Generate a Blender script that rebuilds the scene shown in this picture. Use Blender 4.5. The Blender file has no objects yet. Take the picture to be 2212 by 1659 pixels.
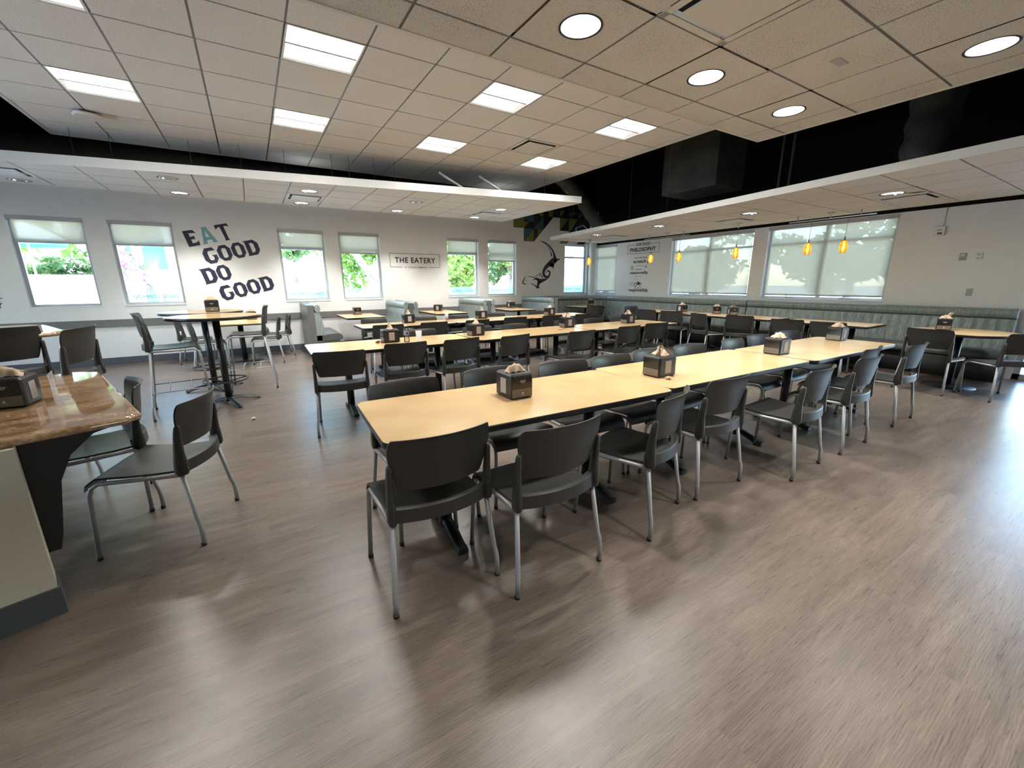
import bpy, math, random
from mathutils import Vector, Matrix, Euler
random.seed(7)
PI = math.pi
S = bpy.context.scene
COL = S.collection
# ---------------- camera, world, sun, exposure ----------------
H = 1.43
cam_d = bpy.data.cameras.new('camera'); cam = bpy.data.objects.new('camera', cam_d); COL.objects.link(cam)
cam_d.sensor_fit = 'HORIZONTAL'; cam_d.sensor_width = 36.0; cam_d.lens = 36.0 * 887.8 / 2212.0
cam_d.clip_start = 0.02; cam_d.clip_end = 400
yaw, pitch, roll = .5532, .2434, -.0063
fwd = Vector((math.sin(yaw)*math.cos(pitch), math.cos(yaw)*math.cos(pitch), -math.sin(pitch)))
rgt = Vector((math.cos(yaw), -math.sin(yaw), 0)); upv = rgt.cross(fwd)
r2 = math.cos(roll)*rgt + math.sin(roll)*upv; u2 = -math.sin(roll)*rgt + math.cos(roll)*upv
m = Matrix((r2, u2, -fwd)).transposed().to_4x4(); m.translation = Vector((0, 0, H))
cam.matrix_world = m
S.camera = cam
W = bpy.data.worlds.new('sky'); S.world = W; W.use_nodes = True
nt = W.node_tree; nt.nodes.clear()
sk = nt.nodes.new('ShaderNodeTexSky'); sk.sky_type = 'NISHITA'; sk.sun_disc = False
sk.sun_elevation = math.radians(52); sk.sun_rotation = math.radians(200); sk.dust_density = .6
bg = nt.nodes.new('ShaderNodeBackground'); bg.inputs['Strength'].default_value = 1.3
ow = nt.nodes.new('ShaderNodeOutputWorld')
nt.links.new(sk.outputs[0], bg.inputs[0]); nt.links.new(bg.outputs[0], ow.inputs[0])
sl = bpy.data.lights.new('sun', 'SUN'); sl.energy = 10; sl.angle = math.radians(.6); sl.color = (1, .95, .88)
so = bpy.data.objects.new('sun', sl); COL.objects.link(so)
so.rotation_euler = Vector((.33, .62, -1.0)).normalized().to_track_quat('-Z', 'Y').to_euler()
S.view_settings.view_transform = 'Standard'; S.view_settings.look = 'None'
S.view_settings.exposure = 1.0; S.view_settings.gamma = 1.0; S.view_settings.use_curve_mapping = False
S.cycles.max_bounces = 7; S.cycles.diffuse_bounces = 4; S.cycles.glossy_bounces = 3
S.cycles.transmission_bounces = 5; S.cycles.transparent_max_bounces = 12
S.cycles.sample_clamp_indirect = 4.0; S.cycles.caustics_reflective = False; S.cycles.caustics_refractive = False
S.cycles.use_denoising = True
TROFFER = 46.0; DOWN = 78.0

# ---------------- materials ----------------
def lin(c):
    return tuple(((x/12.92) if x <= .04045 else ((x+.055)/1.055)**2.4) for x in c)
def hexc(h):
    return lin(tuple(int(h[i:i+2], 16)/255 for i in (0, 2, 4)))
class NT:
    def __init__(s, name):
        s.m = bpy.data.materials.new(name); s.m.use_nodes = True; s.t = s.m.node_tree
        s.b = s.t.nodes['Principled BSDF']; s.o = s.t.nodes['Material Output']
    def n(s, typ, **kw):
        x = s.t.nodes.new('ShaderNode'+typ)
        for k, v in kw.items():
            if k.startswith('i_'):
                x.inputs[k[2:].replace('_', ' ')].default_value = v
            else: setattr(x, k, v)
        return x
    def l(s, a, b): s.t.links.new(a, b)
    def coords(s, scale=(1, 1, 1), kind='Object', rot=(0, 0, 0)):
        tc = s.n('TexCoord'); mp = s.n('Mapping'); mp.inputs['Scale'].default_value = scale; mp.inputs['Rotation'].default_value = rot
        s.l(tc.outputs[kind], mp.inputs['Vector']); return mp.outputs['Vector']
    def noise(s, vec, scale, detail=3, rough=.5):
        x = s.n('TexNoise'); x.inputs['Scale'].default_value = scale; x.inputs['Detail'].default_value = detail
        x.inputs['Roughness'].default_value = rough; s.l(vec, x.inputs['Vector']); return x.outputs['Fac']
    def ramp(s, fac, pts):
        x = s.n('ValToRGB'); e = x.color_ramp.elements
        while len(e) < len(pts): e.new(.5)
        for i, (p, c) in enumerate(pts):
            e[i].position = p; e[i].color = (*c, 1)
        s.l(fac, x.inputs['Fac']); return x.outputs['Color']
    def math(s, op, a, b=None, c=None):
        x = s.n('Math', operation=op)
        for i, v in enumerate((a, b, c)):
            if v is None: continue
            if isinstance(v, (int, float)): x.inputs[i].default_value = v
            else: s.l(v, x.inputs[i])
        return x.outputs[0]
    def bump(s, h, strength=.2, dist=.01):
        x = s.n('Bump'); x.inputs['Strength'].default_value = strength; x.inputs['Distance'].default_value = dist
        s.l(h, x.inputs['Height']); s.l(x.outputs['Normal'], s.b.inputs['Normal'])
    def mix(s, fac, a, b, typ='MIX'):
        x = s.n('MixRGB', blend_type=typ)
        for k, v in (('Fac', fac), ('Color1', a), ('Color2', b)):
            if isinstance(v, (int, float)): x.inputs[k].default_value = v
            elif isinstance(v, tuple): x.inputs[k].default_value = (*v, 1) if len(v) == 3 else v
            else: s.l(v, x.inputs[k])
        return x.outputs['Color']
def pbr(name, col, rough=.5, metal=0, spec=.5, var=.0, vscale=6, bump=0, bscale=80, coat=0):
    t = NT(name); b = t.b
    b.inputs['Roughness'].default_value = rough; b.inputs['Metallic'].default_value = metal
    b.inputs['Specular IOR Level'].default_value = spec; b.inputs['Base Color'].default_value = (*col, 1)
    if coat: b.inputs['Coat Weight'].default_value = coat; b.inputs['Coat Roughness'].default_value = .08
    v = t.coords()
    if var:
        f = t.noise(v, vscale, 4)
        t.l(t.ramp(f, [(.3, tuple(c*(1-var) for c in col)), (.7, tuple(min(1, c*(1+var)) for c in col))]), b.inputs['Base Color'])
    if bump: t.bump(t.noise(v, bscale, 2), bump, .002)
    return t.m
def emis(name, col, strength):
    t = NT(name); t.b.inputs['Base Color'].default_value = (*col, 1)
    t.b.inputs['Emission Color'].default_value = (*col, 1); t.b.inputs['Emission Strength'].default_value = strength
    return t.m
M = {}
M['wall'] = pbr('wall_paint', (.72, .725, .72), .62, var=.02, bump=.05, bscale=300)
M['black_paint'] = pbr('black_paint', (.008, .009, .008), .9, spec=.1)
M['cream'] = pbr('cream_paint', (.63, .60, .49), .6, bump=.05, bscale=300)
M['plastic'] = pbr('charcoal_plastic', (.036, .035, .032), .40, spec=.45, bump=.12, bscale=500)
M['tube'] = pbr('silver_tube', (.36, .365, .37), .48, metal=.35, spec=.5)
M['rubber'] = pbr('black_rubber', (.012, .012, .012), .6)
M['edge'] = pbr('black_edge', (.012, .012, .014), .35)
M['iron'] = pbr('black_iron', (.011, .012, .014), .38, spec=.5)
M['band'] = pbr('crash_rail', (.20, .20, .195), .30, metal=.25, var=.06)
M['base'] = pbr('rubber_base', (.075, .085, .095), .45)
M['alu'] = pbr('window_metal', (.50, .53, .56), .4, metal=.3)
M['valance'] = pbr('shade_cassette', (.42, .43, .44), .5)
M['navy'] = pbr('navy_vinyl', (.012, .015, .045), .5)
M['tealv'] = pbr('teal_vinyl', (.14, .36, .40), .5)
M['blackv'] = pbr('black_vinyl', (.012, .012, .02), .5)
M['greyv'] = pbr('grey_vinyl', (.05, .055, .055), .5)
M['palev'] = pbr('pale_grey_vinyl', (.33, .34, .35), .5)
M['olive'] = pbr('olive_paint', (.13, .16, .025), .6)
M['teal'] = pbr('teal_paint', (.03, .10, .13), .6)
M['char'] = pbr('charcoal_paint', (.02, .02, .025), .6)
M['ink'] = pbr('ink_paint', (.004, .004, .007), .6)
M['fascia'] = pbr('ceiling_trim', (.60, .61, .60), .5)
M['grid'] = pbr('ceiling_grid', (.16, .155, .15), .5)
M['whitebox'] = pbr('white_plastic', (.62, .64, .66), .4)
M['greyish'] = pbr('grey_plastic', (.33, .35, .37), .45)
M['panel'] = pbr('bench_laminate', (.125, .128, .12), .42)
M['dark'] = pbr('dark_slot', (.02, .02, .02), .7)
M['chrome'] = pbr('brushed_nickel', (.45, .44, .42), .25, metal=.9)
M['duct'] = pbr('duct_wrap', (.10, .11, .085), .7, var=.4, vscale=5, bump=.6, bscale=14)
M['ductdark'] = pbr('dark_duct_wrap', (.028, .031, .025), .8, var=.3, vscale=4, bump=.6, bscale=14)
M['paper'] = pbr('brown_paper', (.55, .41, .28), .8, var=.08, vscale=30)
M['paperred'] = pbr('red_brown_wrapper', (.18, .07, .05), .6, var=.6, vscale=60)
M['plate'] = pbr('smoked_plate', (.016, .016, .018), .12, spec=.6)
M['platelow'] = pbr('taupe_plate', (.15, .125, .10), .25, spec=.5)
M['slotpaper'] = pbr('stacked_napkins', (.36, .31, .29), .7, var=.1, vscale=20)
M['logo'] = pbr('pale_print', (.55, .55, .42), .5)
M['steelm'] = pbr('downlight_mirror', (.80, .80, .80), .12, metal=1)
M['lamp'] = emis('troffer_lens', (1, .97, .925), TROFFER)
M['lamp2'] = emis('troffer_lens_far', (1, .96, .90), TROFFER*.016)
M['down_on'] = emis('downlight_lamp', (1, .97, .93), 3)
M['asphalt'] = pbr('asphalt', (.09, .10, .10), .8, var=.1)
M['grass'] = pbr('pale_paving', (.30, .31, .30), .9, var=.2)
M['bulb'] = emis('pendant_bulb', (1, .66, .30), 9)
M['concrete'] = pbr('pale_concrete', (.78, .77, .73), .8, var=.06, vscale=.6)
M['bark'] = pbr('bark', (.20, .17, .15), .9, var=.4, vscale=12, bump=.6, bscale=20)
M['asphaltwall'] = pbr('blue_grey_siding', (.22, .36, .42), .7, var=.08)
M['maroon'] = pbr('maroon_siding', (.20, .07, .12), .7)
M['bglass'] = pbr('building_glass', (.05, .16, .28), .1, spec=.8)
M['bwhite'] = pbr('white_render', (.72, .74, .74), .7)
M['canvas'] = pbr('umbrella_canvas', (.08, .32, .36), .8)
def leafmat(name, a, b):
    t = NT(name); f = t.noise(t.coords(), 3.0, 3)
    c = t.ramp(f, [(.3, a), (.7, b)]); t.l(c, t.b.inputs['Base Color']); t.b.inputs['Roughness'].default_value = .6
    tr = t.n('BsdfTranslucent'); t.l(c, tr.inputs['Color']); mx = t.n('MixShader'); mx.inputs[0].default_value = .4
    t.l(t.b.outputs[0], mx.inputs[1]); t.l(tr.outputs[0], mx.inputs[2]); t.l(mx.outputs[0], t.o.inputs[0]); return t.m
M['leaf'] = leafmat('green_leaves', (.10, .22, .04), (.30, .46, .10))
M['leaf2'] = leafmat('blue_green_leaves', (.08, .17, .05), (.18, .30, .11))
M['pink'] = leafmat('pink_blossom', (.35, .12, .22), (.55, .35, .45))
M['spear'] = leafmat('spear_leaves', (.22, .30, .05), (.55, .52, .12))
# floor: vinyl planks .2286 wide running along X
t = NT('vinyl_plank_floor'); tc = t.n('TexCoord'); sp = t.n('SeparateXYZ'); t.l(tc.outputs['Object'], sp.inputs[0])
yy = t.math('ADD', sp.outputs['Y'], -.0786+22.86); row = t.math('FLOOR', t.math('DIVIDE', yy, .2286)); fy = t.math('FRACT', t.math('DIVIDE', yy, .2286))
wn = t.n('TexWhiteNoise', noise_dimensions='1D'); t.l(row, wn.inputs['W'])
xx = t.math('ADD', t.math('ADD', sp.outputs['X'], 24.4), t.math('MULTIPLY', wn.outputs['Value'], 1.2192))
cx_ = t.math('DIVIDE', xx, 1.2192); cell = t.math('FLOOR', cx_); fx = t.math('FRACT', cx_)
wn2 = t.n('TexWhiteNoise', noise_dimensions='2D'); cb = t.n('CombineXYZ'); t.l(cell, cb.inputs[0]); t.l(row, cb.inputs[1]); t.l(cb.outputs[0], wn2.inputs['Vector'])
cb2 = t.n('CombineXYZ'); t.l(t.math('MULTIPLY', sp.outputs['X'], 1.0), cb2.inputs[0]); t.l(t.math('MULTIPLY', sp.outputs['Y'], 9.0), cb2.inputs[1]); t.l(t.math('MULTIPLY', wn2.outputs['Value'], 9.0), cb2.inputs[2])
g1 = t.noise(cb2.outputs[0], 1.6, 7, .6)
cb3 = t.n('CombineXYZ'); t.l(t.math('MULTIPLY', sp.outputs['X'], 1.7), cb3.inputs[0]); t.l(t.math('MULTIPLY', sp.outputs['Y'], 42.0), cb3.inputs[1]); t.l(wn2.outputs['Value'], cb3.inputs[2])
g2 = t.noise(cb3.outputs[0], 5.0, 8, .75)
cb4 = t.n('CombineXYZ'); t.l(sp.outputs['X'], cb4.inputs[0]); t.l(t.math('MULTIPLY', sp.outputs['Y'], 4.0), cb4.inputs[1]); t.l(t.math('MULTIPLY', wn2.outputs['Value'], 5.0), cb4.inputs[2])
wv = t.n('TexWave', wave_type='BANDS', bands_direction='Y'); wv.inputs['Scale'].default_value = 9; wv.inputs['Distortion'].default_value = 9; wv.inputs['Detail'].default_value = 4; wv.inputs['Detail Scale'].default_value = .9; t.l(cb4.outputs[0], wv.inputs['Vector'])
col = t.ramp(g1, [(.30, (.112, .087, .069)), (.50, (.143, .113, .090)), (.72, (.183, .148, .119))])
col = t.mix(.75, col, t.ramp(g2, [(.32, (.30, .30, .30)), (.68, (.70, .69, .68))]), 'OVERLAY')
col = t.mix(.30, col, t.ramp(wv.outputs['Fac'], [(.2, (.34, .34, .34)), (.8, (.62, .62, .62))]), 'OVERLAY')
tint = t.ramp(wn2.outputs['Value'], [(0, (.93, .92, .92)), (1, (1.04, 1.03, 1.01))]); col = t.mix(1.0, col, tint, 'MULTIPLY')
ex = t.math('LESS_THAN', t.math('MINIMUM', fx, t.math('SUBTRACT', 1.0, fx)), .0008)
ey = t.math('LESS_THAN', t.math('MINIMUM', fy, t.math('SUBTRACT', 1.0, fy)), .0035)
ed = t.math('MAXIMUM', ex, ey); col = t.mix(t.math('MULTIPLY', ed, .35), col, (.09, .07, .06))
t.l(col, t.b.inputs['Base Color']); t.b.inputs['Specular IOR Level'].default_value = .5
rg = t.math('ADD', t.math('MULTIPLY', g2, .14), .22); t.l(rg, t.b.inputs['Roughness'])
t.bump(t.math('SUBTRACT', t.math('ADD', g2, t.math('MULTIPLY', g1, .6)), ed), .16, .002); M['floor'] = t.m
# laminate
t = NT('maple_laminate'); v = t.coords((1, 1, 1)); a = t.noise(v, 2.6, 3); b2 = t.noise(t.coords((6, 40, 1)), 2.0, 4)
col = t.ramp(a, [(.3, (.56, .37, .175)), (.55, (.63, .43, .21)), (.75, (.68, .48, .25))])
col = t.mix(.10, col, t.ramp(b2, [(.3, (.4, .4, .4)), (.7, (.62, .61, .60))]), 'OVERLAY')
t.l(col, t.b.inputs['Base Color']); t.b.inputs['Roughness'].default_value = .21; t.b.inputs['Specular IOR Level'].default_value = .55; M['lam'] = t.m
# granite
t = NT('brown_granite'); v = t.coords((1, 2.2, 1)); a = t.noise(v, 4.5, 8, .7); b2 = t.noise(t.coords(), 60, 3, .6)
col = t.ramp(a, [(.25, (.07, .035, .018)), (.42, (.25, .135, .065)), (.55, (.38, .24, .13)), (.75, (.52, .38, .25))])
col = t.mix(.5, col, t.ramp(b2, [(.35, (.2, .2, .2)), (.65, (.8, .78, .75))]), 'OVERLAY')
t.l(col, t.b.inputs['Base Color']); t.b.inputs['Roughness'].default_value = .07; t.b.inputs['Coat Weight'].default_value = .6; t.b.inputs['Coat Roughness'].default_value = .03; M['granite'] = t.m
# ceiling tile
t = NT('mineral_tile'); v = t.coords(); a = t.noise(v, 90, 4, .7); b2 = t.noise(v, 7, 2)
col = t.ramp(a, [(.34, (.42, .41, .40)), (.44, (.66, .665, .665)), (.6, (.71, .715, .715))])
t.l(col, t.b.inputs['Base Color']); t.b.inputs['Roughness'].default_value = .85; t.b.inputs['Specular IOR Level'].default_value = .2; t.bump(a, .35, .003); M['tile'] = t.m
t = NT('fissured_tile'); v = t.coords(); a = t.noise(v, 130, 2, .5); b3 = t.noise(v, 3.0, 2)
thr = t.math('ADD', t.math('MULTIPLY', b3, .18), .285); pit = t.math('LESS_THAN', a, thr)
col = t.mix(t.math('MULTIPLY', pit, .9), (.57, .58, .58), (.20, .20, .19))
t.l(col, t.b.inputs['Base Color']); t.b.inputs['Roughness'].default_value = .85; t.b.inputs['Specular IOR Level'].default_value = .2; t.bump(a, .3, .003); M['tile2'] = t.m
# banquette vinyl with vertical streaks
t = NT('striped_teal_vinyl'); a = t.noise(t.coords((14, 14, 1.2)), 4, 4, .6); b2 = t.noise(t.coords((60, 60, 3)), 3, 3)
col = t.ramp(a, [(.3, (.15, .19, .185)), (.5, (.24, .285, .27)), (.7, (.38, .42, .39))])
col = t.mix(.35, col, t.ramp(b2, [(.3, (.35, .35, .35)), (.7, (.65, .65, .65))]), 'OVERLAY')
t.l(col, t.b.inputs['Base Color']); t.b.inputs['Roughness'].default_value = .36; M['vinyl'] = t.m
M['seatv'] = pbr('grey_green_vinyl', (.085, .095, .088), .38, var=.08)
# roller shade
t = NT('solar_shade'); w = t.noise(t.coords(), 900, 1)
tl = t.n('BsdfTranslucent'); tl.inputs[0].default_value = (.66, .60, .47, 1)
df = t.n('BsdfDiffuse'); df.inputs[0].default_value = (.55, .53, .47, 1); tp = t.n('BsdfTransparent'); tp.inputs[0].default_value = (.95, .95, .95, 1)
m1 = t.n('MixShader'); m1.inputs[0].default_value = .55; t.l(df.outputs[0], m1.inputs[1]); t.l(tl.outputs[0], m1.inputs[2])
m2 = t.n('MixShader'); m2.inputs[0].default_value = .22; t.l(m1.outputs[0], m2.inputs[1]); t.l(tp.outputs[0], m2.inputs[2]); t.l(m2.outputs[0], t.o.inputs[0]); M['shade'] = t.m
# thin glass
def thinglass(name, tint, refl):
    t = NT(name); tp = t.n('BsdfTransparent'); tp.inputs[0].default_value = (*tint, 1); gl = t.n('BsdfGlossy'); gl.inputs['Roughness'].default_value = .02
    fr = t.n('Fresnel'); fr.inputs['IOR'].default_value = 1.45; f = t.math('MULTIPLY', fr.outputs[0], refl)
    mx = t.n('MixShader'); t.l(f, mx.inputs[0]); t.l(tp.outputs[0], mx.inputs[1]); t.l(gl.outputs[0], mx.inputs[2]); t.l(mx.outputs[0], t.o.inputs[0]); return t.m
M['glass'] = thinglass('window_glass', (.93, .97, .96), .8)
M['clear'] = thinglass('clear_plastic', (.86, .90, .92), 1.6)
M['frost'] = None
t = NT('frosted_film'); tl = t.n('BsdfTranslucent'); tl.inputs[0].default_value = (.70, .86, .84, 1); tp = t.n('BsdfTransparent'); tp.inputs[0].default_value = (.72, .88, .86, 1)
mx = t.n('MixShader'); mx.inputs[0].default_value = .5; t.l(tl.outputs[0], mx.inputs[1]); t.l(tp.outputs[0], mx.inputs[2]); t.l(mx.outputs[0], t.o.inputs[0]); M['frost'] = t.m
t = NT('frosted_cup'); tl = t.n('BsdfTranslucent'); tl.inputs[0].default_value = (.8, .82, .84, 1); t.b.inputs['Base Color'].default_value = (.8, .82, .84, 1); t.b.inputs['Roughness'].default_value = .25
tp = t.n('BsdfTransparent'); m1 = t.n('MixShader'); m1.inputs[0].default_value = .5; t.l(t.b.outputs[0], m1.inputs[1]); t.l(tl.outputs[0], m1.inputs[2])
mx = t.n('MixShader'); mx.inputs[0].default_value = .62; t.l(m1.outputs[0], mx.inputs[1]); t.l(tp.outputs[0], mx.inputs[2]); t.l(mx.outputs[0], t.o.inputs[0]); M['cup'] = t.m
M['red'] = pbr('red_drink', (.62, .03, .03), .1)
t = NT('amber_glass'); tp = t.n('BsdfTransparent'); tp.inputs[0].default_value = (1, .62, .12, 1); gl = t.n('BsdfGlossy'); gl.inputs['Roughness'].default_value = .05
tl = t.n('BsdfTranslucent'); nz = t.noise(t.coords((1, 1, 1)), 45, 3); t.l(t.ramp(nz, [(.35, (.35, .12, .005)), (.65, (.95, .52, .08))]), tl.inputs[0])
m1 = t.n('MixShader'); m1.inputs[0].default_value = .55; t.l(tp.outputs[0], m1.inputs[1]); t.l(tl.outputs[0], m1.inputs[2])
mx = t.n('MixShader'); mx.inputs[0].default_value = .08; t.l(m1.outputs[0], mx.inputs[1]); t.l(gl.outputs[0], mx.inputs[2]); t.l(mx.outputs[0], t.o.inputs[0]); M['amber'] = t.m
t = NT('strand_board'); v = t.n('TexVoronoi'); v.inputs['Scale'].default_value = 16; t.l(t.coords((1, 1, 2.2), rot=(0, .6, 0)), v.inputs['Vector'])
t.l(t.ramp(v.outputs['Distance'], [(.1, (.85, .80, .66)), (.5, (.74, .68, .52)), (.75, (.34, .28, .17))]), t.b.inputs['Base Color']); M['osb'] = t.m

# ---------------- mesh builder ----------------
class MB:
    def __init__(s): s.v = []; s.f = []; s.sm = []
    def add(s, vs, fs, smooth=False, mat=None):
        o = len(s.v)
        s.v += [tuple(mat @ Vector(p)) for p in vs] if mat is not None else [tuple(p) for p in vs]
        s.f += [tuple(i+o for i in f) for f in fs]; s.sm += [smooth]*len(fs); return s
    def box(s, a, b, mat=None, bev=0):
        x0, x1 = sorted((a[0], b[0])); y0, y1 = sorted((a[1], b[1])); z0, z1 = sorted((a[2], b[2]))
        if bev <= 0:
            return s.add([(x0,y0,z0),(x1,y0,z0),(x1,y1,z0),(x0,y1,z0),(x0,y0,z1),(x1,y0,z1),(x1,y1,z1),(x0,y1,z1)],
                [(0,3,2,1),(4,5,6,7),(0,1,5,4),(1,2,6,5),(2,3,7,6),(3,0,4,7)], mat=mat)
        return s.rbox((x0,y0,z0), (x1,y1,z1), bev, bev*.6, mat)
    def rbox(s, a, b, r, c=.004, mat=None, n=4):
        # vertical-edge radius r, top/bottom chamfer c
        x0, y0, z0 = a; x1, y1, z1 = b
        P = rrect(x0, y0, x1, y1, r, n); Q = rrect(x0+c, y0+c, x1-c, y1-c, max(r-c, .0005), n)
        k = len(P); vs = [(p[0], p[1], z0) for p in Q]+[(p[0], p[1], z0+c) for p in P]+[(p[0], p[1], z1-c) for p in P]+[(p[0], p[1], z1) for p in Q]
        fs = [tuple(reversed(range(k)))]+[tuple(range(3*k, 4*k))]
        for L in range(3):
            for i in range(k):
                j = (i+1) % k; fs.append((L*k+i, L*k+j, (L+1)*k+j, (L+1)*k+i))
        return s.add(vs, fs, mat=mat)
    def prism(s, poly, z0, z1, mat=None):
        k = len(poly); vs = [(p[0], p[1], z0) for p in poly]+[(p[0], p[1], z1) for p in poly]
        fs = [tuple(reversed(range(k))), tuple(range(k, 2*k))]+[(i, (i+1) % k, k+(i+1) % k, k+i) for i in range(k)]
        return s.add(vs, fs, mat=mat)
    def tube(s, pts, r, n=8, cap=True, sq=None, mat=None):
        pts = [Vector(p) for p in pts]; rs = r if isinstance(r, (list, tuple)) else [r]*len(pts)
        vs = []; fs = []; prev = None
        for i, p in enumerate(pts):
            if i == 0: d = pts[1]-p
            elif i == len(pts)-1: d = p-pts[i-1]
            else: d = (pts[i+1]-p).normalized()+(p-pts[i-1]).normalized()
            d.normalize()
            if prev is None:
                a = Vector((0, 0, 1)) if abs(d.z) < .9 else Vector((1, 0, 0)); u = d.cross(a).normalized()
            else: u = (prev-d*prev.dot(d)).normalized()
            prev = u; w = d.cross(u)
            for k in range(n):
                an = 2*PI*(k+.5)/n; vs.append(p+(u*math.cos(an)+w*math.sin(an))*rs[i])
        for i in range(len(pts)-1):
            for k in range(n):
                j = (k+1) % n; fs.append((i*n+k, i*n+j, (i+1)*n+j, (i+1)*n+k))
        s.add(vs, fs, True, mat)
        if cap:
            o = len(s.v)-len(vs); s.f.append(tuple(o+k for k in reversed(range(n)))); s.f.append(tuple(o+(len(pts)-1)*n+k for k in range(n))); s.sm += [False, False]
        return s
    def lathe(s, prof, n=20, mat=None, cap=False):
        vs = []; fs = []
        for (r, z) in prof:
            for k in range(n): a = 2*PI*k/n; vs.append((r*math.cos(a), r*math.sin(a), z))
        for i in range(len(prof)-1):
            for k in range(n):
                j = (k+1) % n; fs.append((i*n+k, i*n+j, (i+1)*n+j, (i+1)*n+k))
        if cap: fs.append(tuple(reversed(range(n)))); fs.append(tuple((len(prof)-1)*n+k for k in range(n)))
        return s.add(vs, fs, True, mat)
    def grid(s, rows, smooth=True, mat=None):
        # rows: list of equally long point lists
        a = len(rows); b = len(rows[0]); vs = [p for r in rows for p in r]
        fs = [(i*b+j, i*b+j+1, (i+1)*b+j+1, (i+1)*b+j) for i in range(a-1) for j in range(b-1)]
        return s.add(vs, fs, smooth, mat)
    def slab(s, rows, off, smooth=True, mat=None):
        # thick sheet: rows + offset function(point i,j)->point
        a = len(rows); b = len(rows[0]); top = [Vector(p) for r in rows for p in r]; bot = [top[i]+Vector(off) for i in range(len(top))]
        o = a*b; fs = [(i*b+j, i*b+j+1, (i+1)*b+j+1, (i+1)*b+j) for i in range(a-1) for j in range(b-1)]
        fs += [tuple(reversed([q+o for q in f])) for f in fs]; s.add(top+bot, fs, smooth, mat); fs = []
        ring = [j for j in range(b)]+[i*b+b-1 for i in range(1, a)]+[(a-1)*b+j for j in range(b-2, -1, -1)]+[i*b for i in range(a-2, 0, -1)]
        for k in range(len(ring)):
            p, q = ring[k], ring[(k+1) % len(ring)]; fs.append((q, p, p+o, q+o))
        return s.add(top+bot, fs, smooth, mat)
    def mesh(s, name, m):
        me = bpy.data.meshes.new(name); me.from_pydata(s.v, [], s.f); me.polygons.foreach_set('use_smooth', s.sm); me.materials.append(m)
        me.validate(); me.update(); return me
    def build(s, name, m, parent=None, loc=None, rz=0):
        o = bpy.data.objects.new(name, s.mesh(name, m)); COL.objects.link(o)
        if parent: o.parent = parent
        if loc: o.location = loc
        if rz: o.rotation_euler[2] = rz
        return o
def rrect(x0, y0, x1, y1, r, n=4):
    r = min(r, (x1-x0)/2-1e-5, (y1-y0)/2-1e-5); P = []
    for (cx, cy, a0) in ((x1-r, y0+r, -PI/2), (x1-r, y1-r, 0), (x0+r, y1-r, PI/2), (x0+r, y0+r, PI)):
        for i in range(n+1):
            a = a0+PI/2*i/n; P.append((cx+r*math.cos(a), cy+r*math.sin(a)))
    return P
def tag(o, label=None, cat=None, group=None, kind=None):
    if label: o['label'] = label
    if cat: o['category'] = cat
    if group: o['group'] = group
    if kind: o['kind'] = kind
    return o
def empty(name, loc=(0, 0, 0), rz=0, label=None, cat=None, group=None, kind=None):
    o = bpy.data.objects.new(name, None); COL.objects.link(o); o.empty_display_size = .1
    o.location = loc; o.rotation_euler[2] = rz; return tag(o, label, cat, group, kind)
def copy_tree(o, parent=None):
    c = o.copy(); COL.objects.link(c)
    if parent is not None: c.parent = parent
    for ch in list(o.children): copy_tree(ch, c)
    return c
class Proto:
    def __init__(s, root): s.root = root; s.used = False
    def place(s, loc, rz, label, group=None, cat=None, name=None):
        o = s.root if not s.used else copy_tree(s.root); s.used = True
        o.location = loc; o.rotation_euler = (0, 0, rz); o['label'] = label
        if cat: o['category'] = cat
        if group: o['group'] = group
        elif 'group' in o: del o['group']
        return o
def xf(loc=(0, 0, 0), rz=0, rx=0, ry=0): return Matrix.Translation(loc) @ Euler((rx, ry, rz)).to_matrix().to_4x4()
R = math.radians
# ---------------- setting ----------------
def struct(o): o['kind'] = 'structure'; return o
def wall_cells(mb, u0, u1, z0, z1, holes, fn):
    us = sorted({u0, u1} | {h[0] for h in holes} | {h[1] for h in holes}); zs = sorted({z0, z1} | {h[2] for h in holes} | {h[3] for h in holes})
    us = [u for u in us if u0 <= u <= u1]; zs = [z for z in zs if z0 <= z <= z1]
    for i in range(len(us)-1):
        for j in range(len(zs)-1):
            cu, cz = (us[i]+us[i+1])/2, (zs[j]+zs[j+1])/2
            if any(h[0] < cu < h[1] and h[2] < cz < h[3] for h in holes): continue
            fn(mb, us[i], us[i+1], zs[j], zs[j+1])
WA, WB, ZT = 10.15, 9.30, 4.7
XL, YB = -7.0, -4.6
fl = MB().box((XL-.2, YB-.2, -.12), (WB+.2, WA+.2, 0)).build('floor', M['floor']); struct(fl)
struct(MB().box((XL-.2, YB-.2, ZT), (WB+.2, WA+.2, ZT+.2)).build('ceiling', M['black_paint']))
winA = [(-5.55, -4.35), (-3.17, -2.28), (-1.975, -1.09), (.61, 1.493), (1.788, 2.674), (4.357, 5.247), (5.543, 6.43), (8.16, 9.05)]
ZW0, ZW1 = 1.06, 2.52
mb = MB(); fa = lambda m_, a, b, c, d: m_.box((a, WA, c), (b, WA+.2, d))
wall_cells(mb, XL-.2, WB+.2, 0, 3.24, [(a, b, ZW0, ZW1) for a, b in winA], fa); struct(mb.build('wall_back', M['wall']))
mb = MB(); mb.box((XL-.2, WA, 3.24), (WB+.2, WA+.2, ZT)); struct(mb.build('wall_back_upper', M['black_paint']))
winB = [(9.13, 10.03), (5.17, 7.24), (2.80, 4.87)]; door = (-2.9, 1.15)
mb = MB(); fb = lambda m_, a, b, c, d: m_.box((WB, a, c), (WB+.2, b, d))
wall_cells(mb, YB-.2, WA, 0, 2.505, [(a, b, ZW0, 2.49) for a, b in winB]+[(door[0], door[1], 0, 2.4)], fb); struct(mb.build('wall_right', M['wall']))
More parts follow.
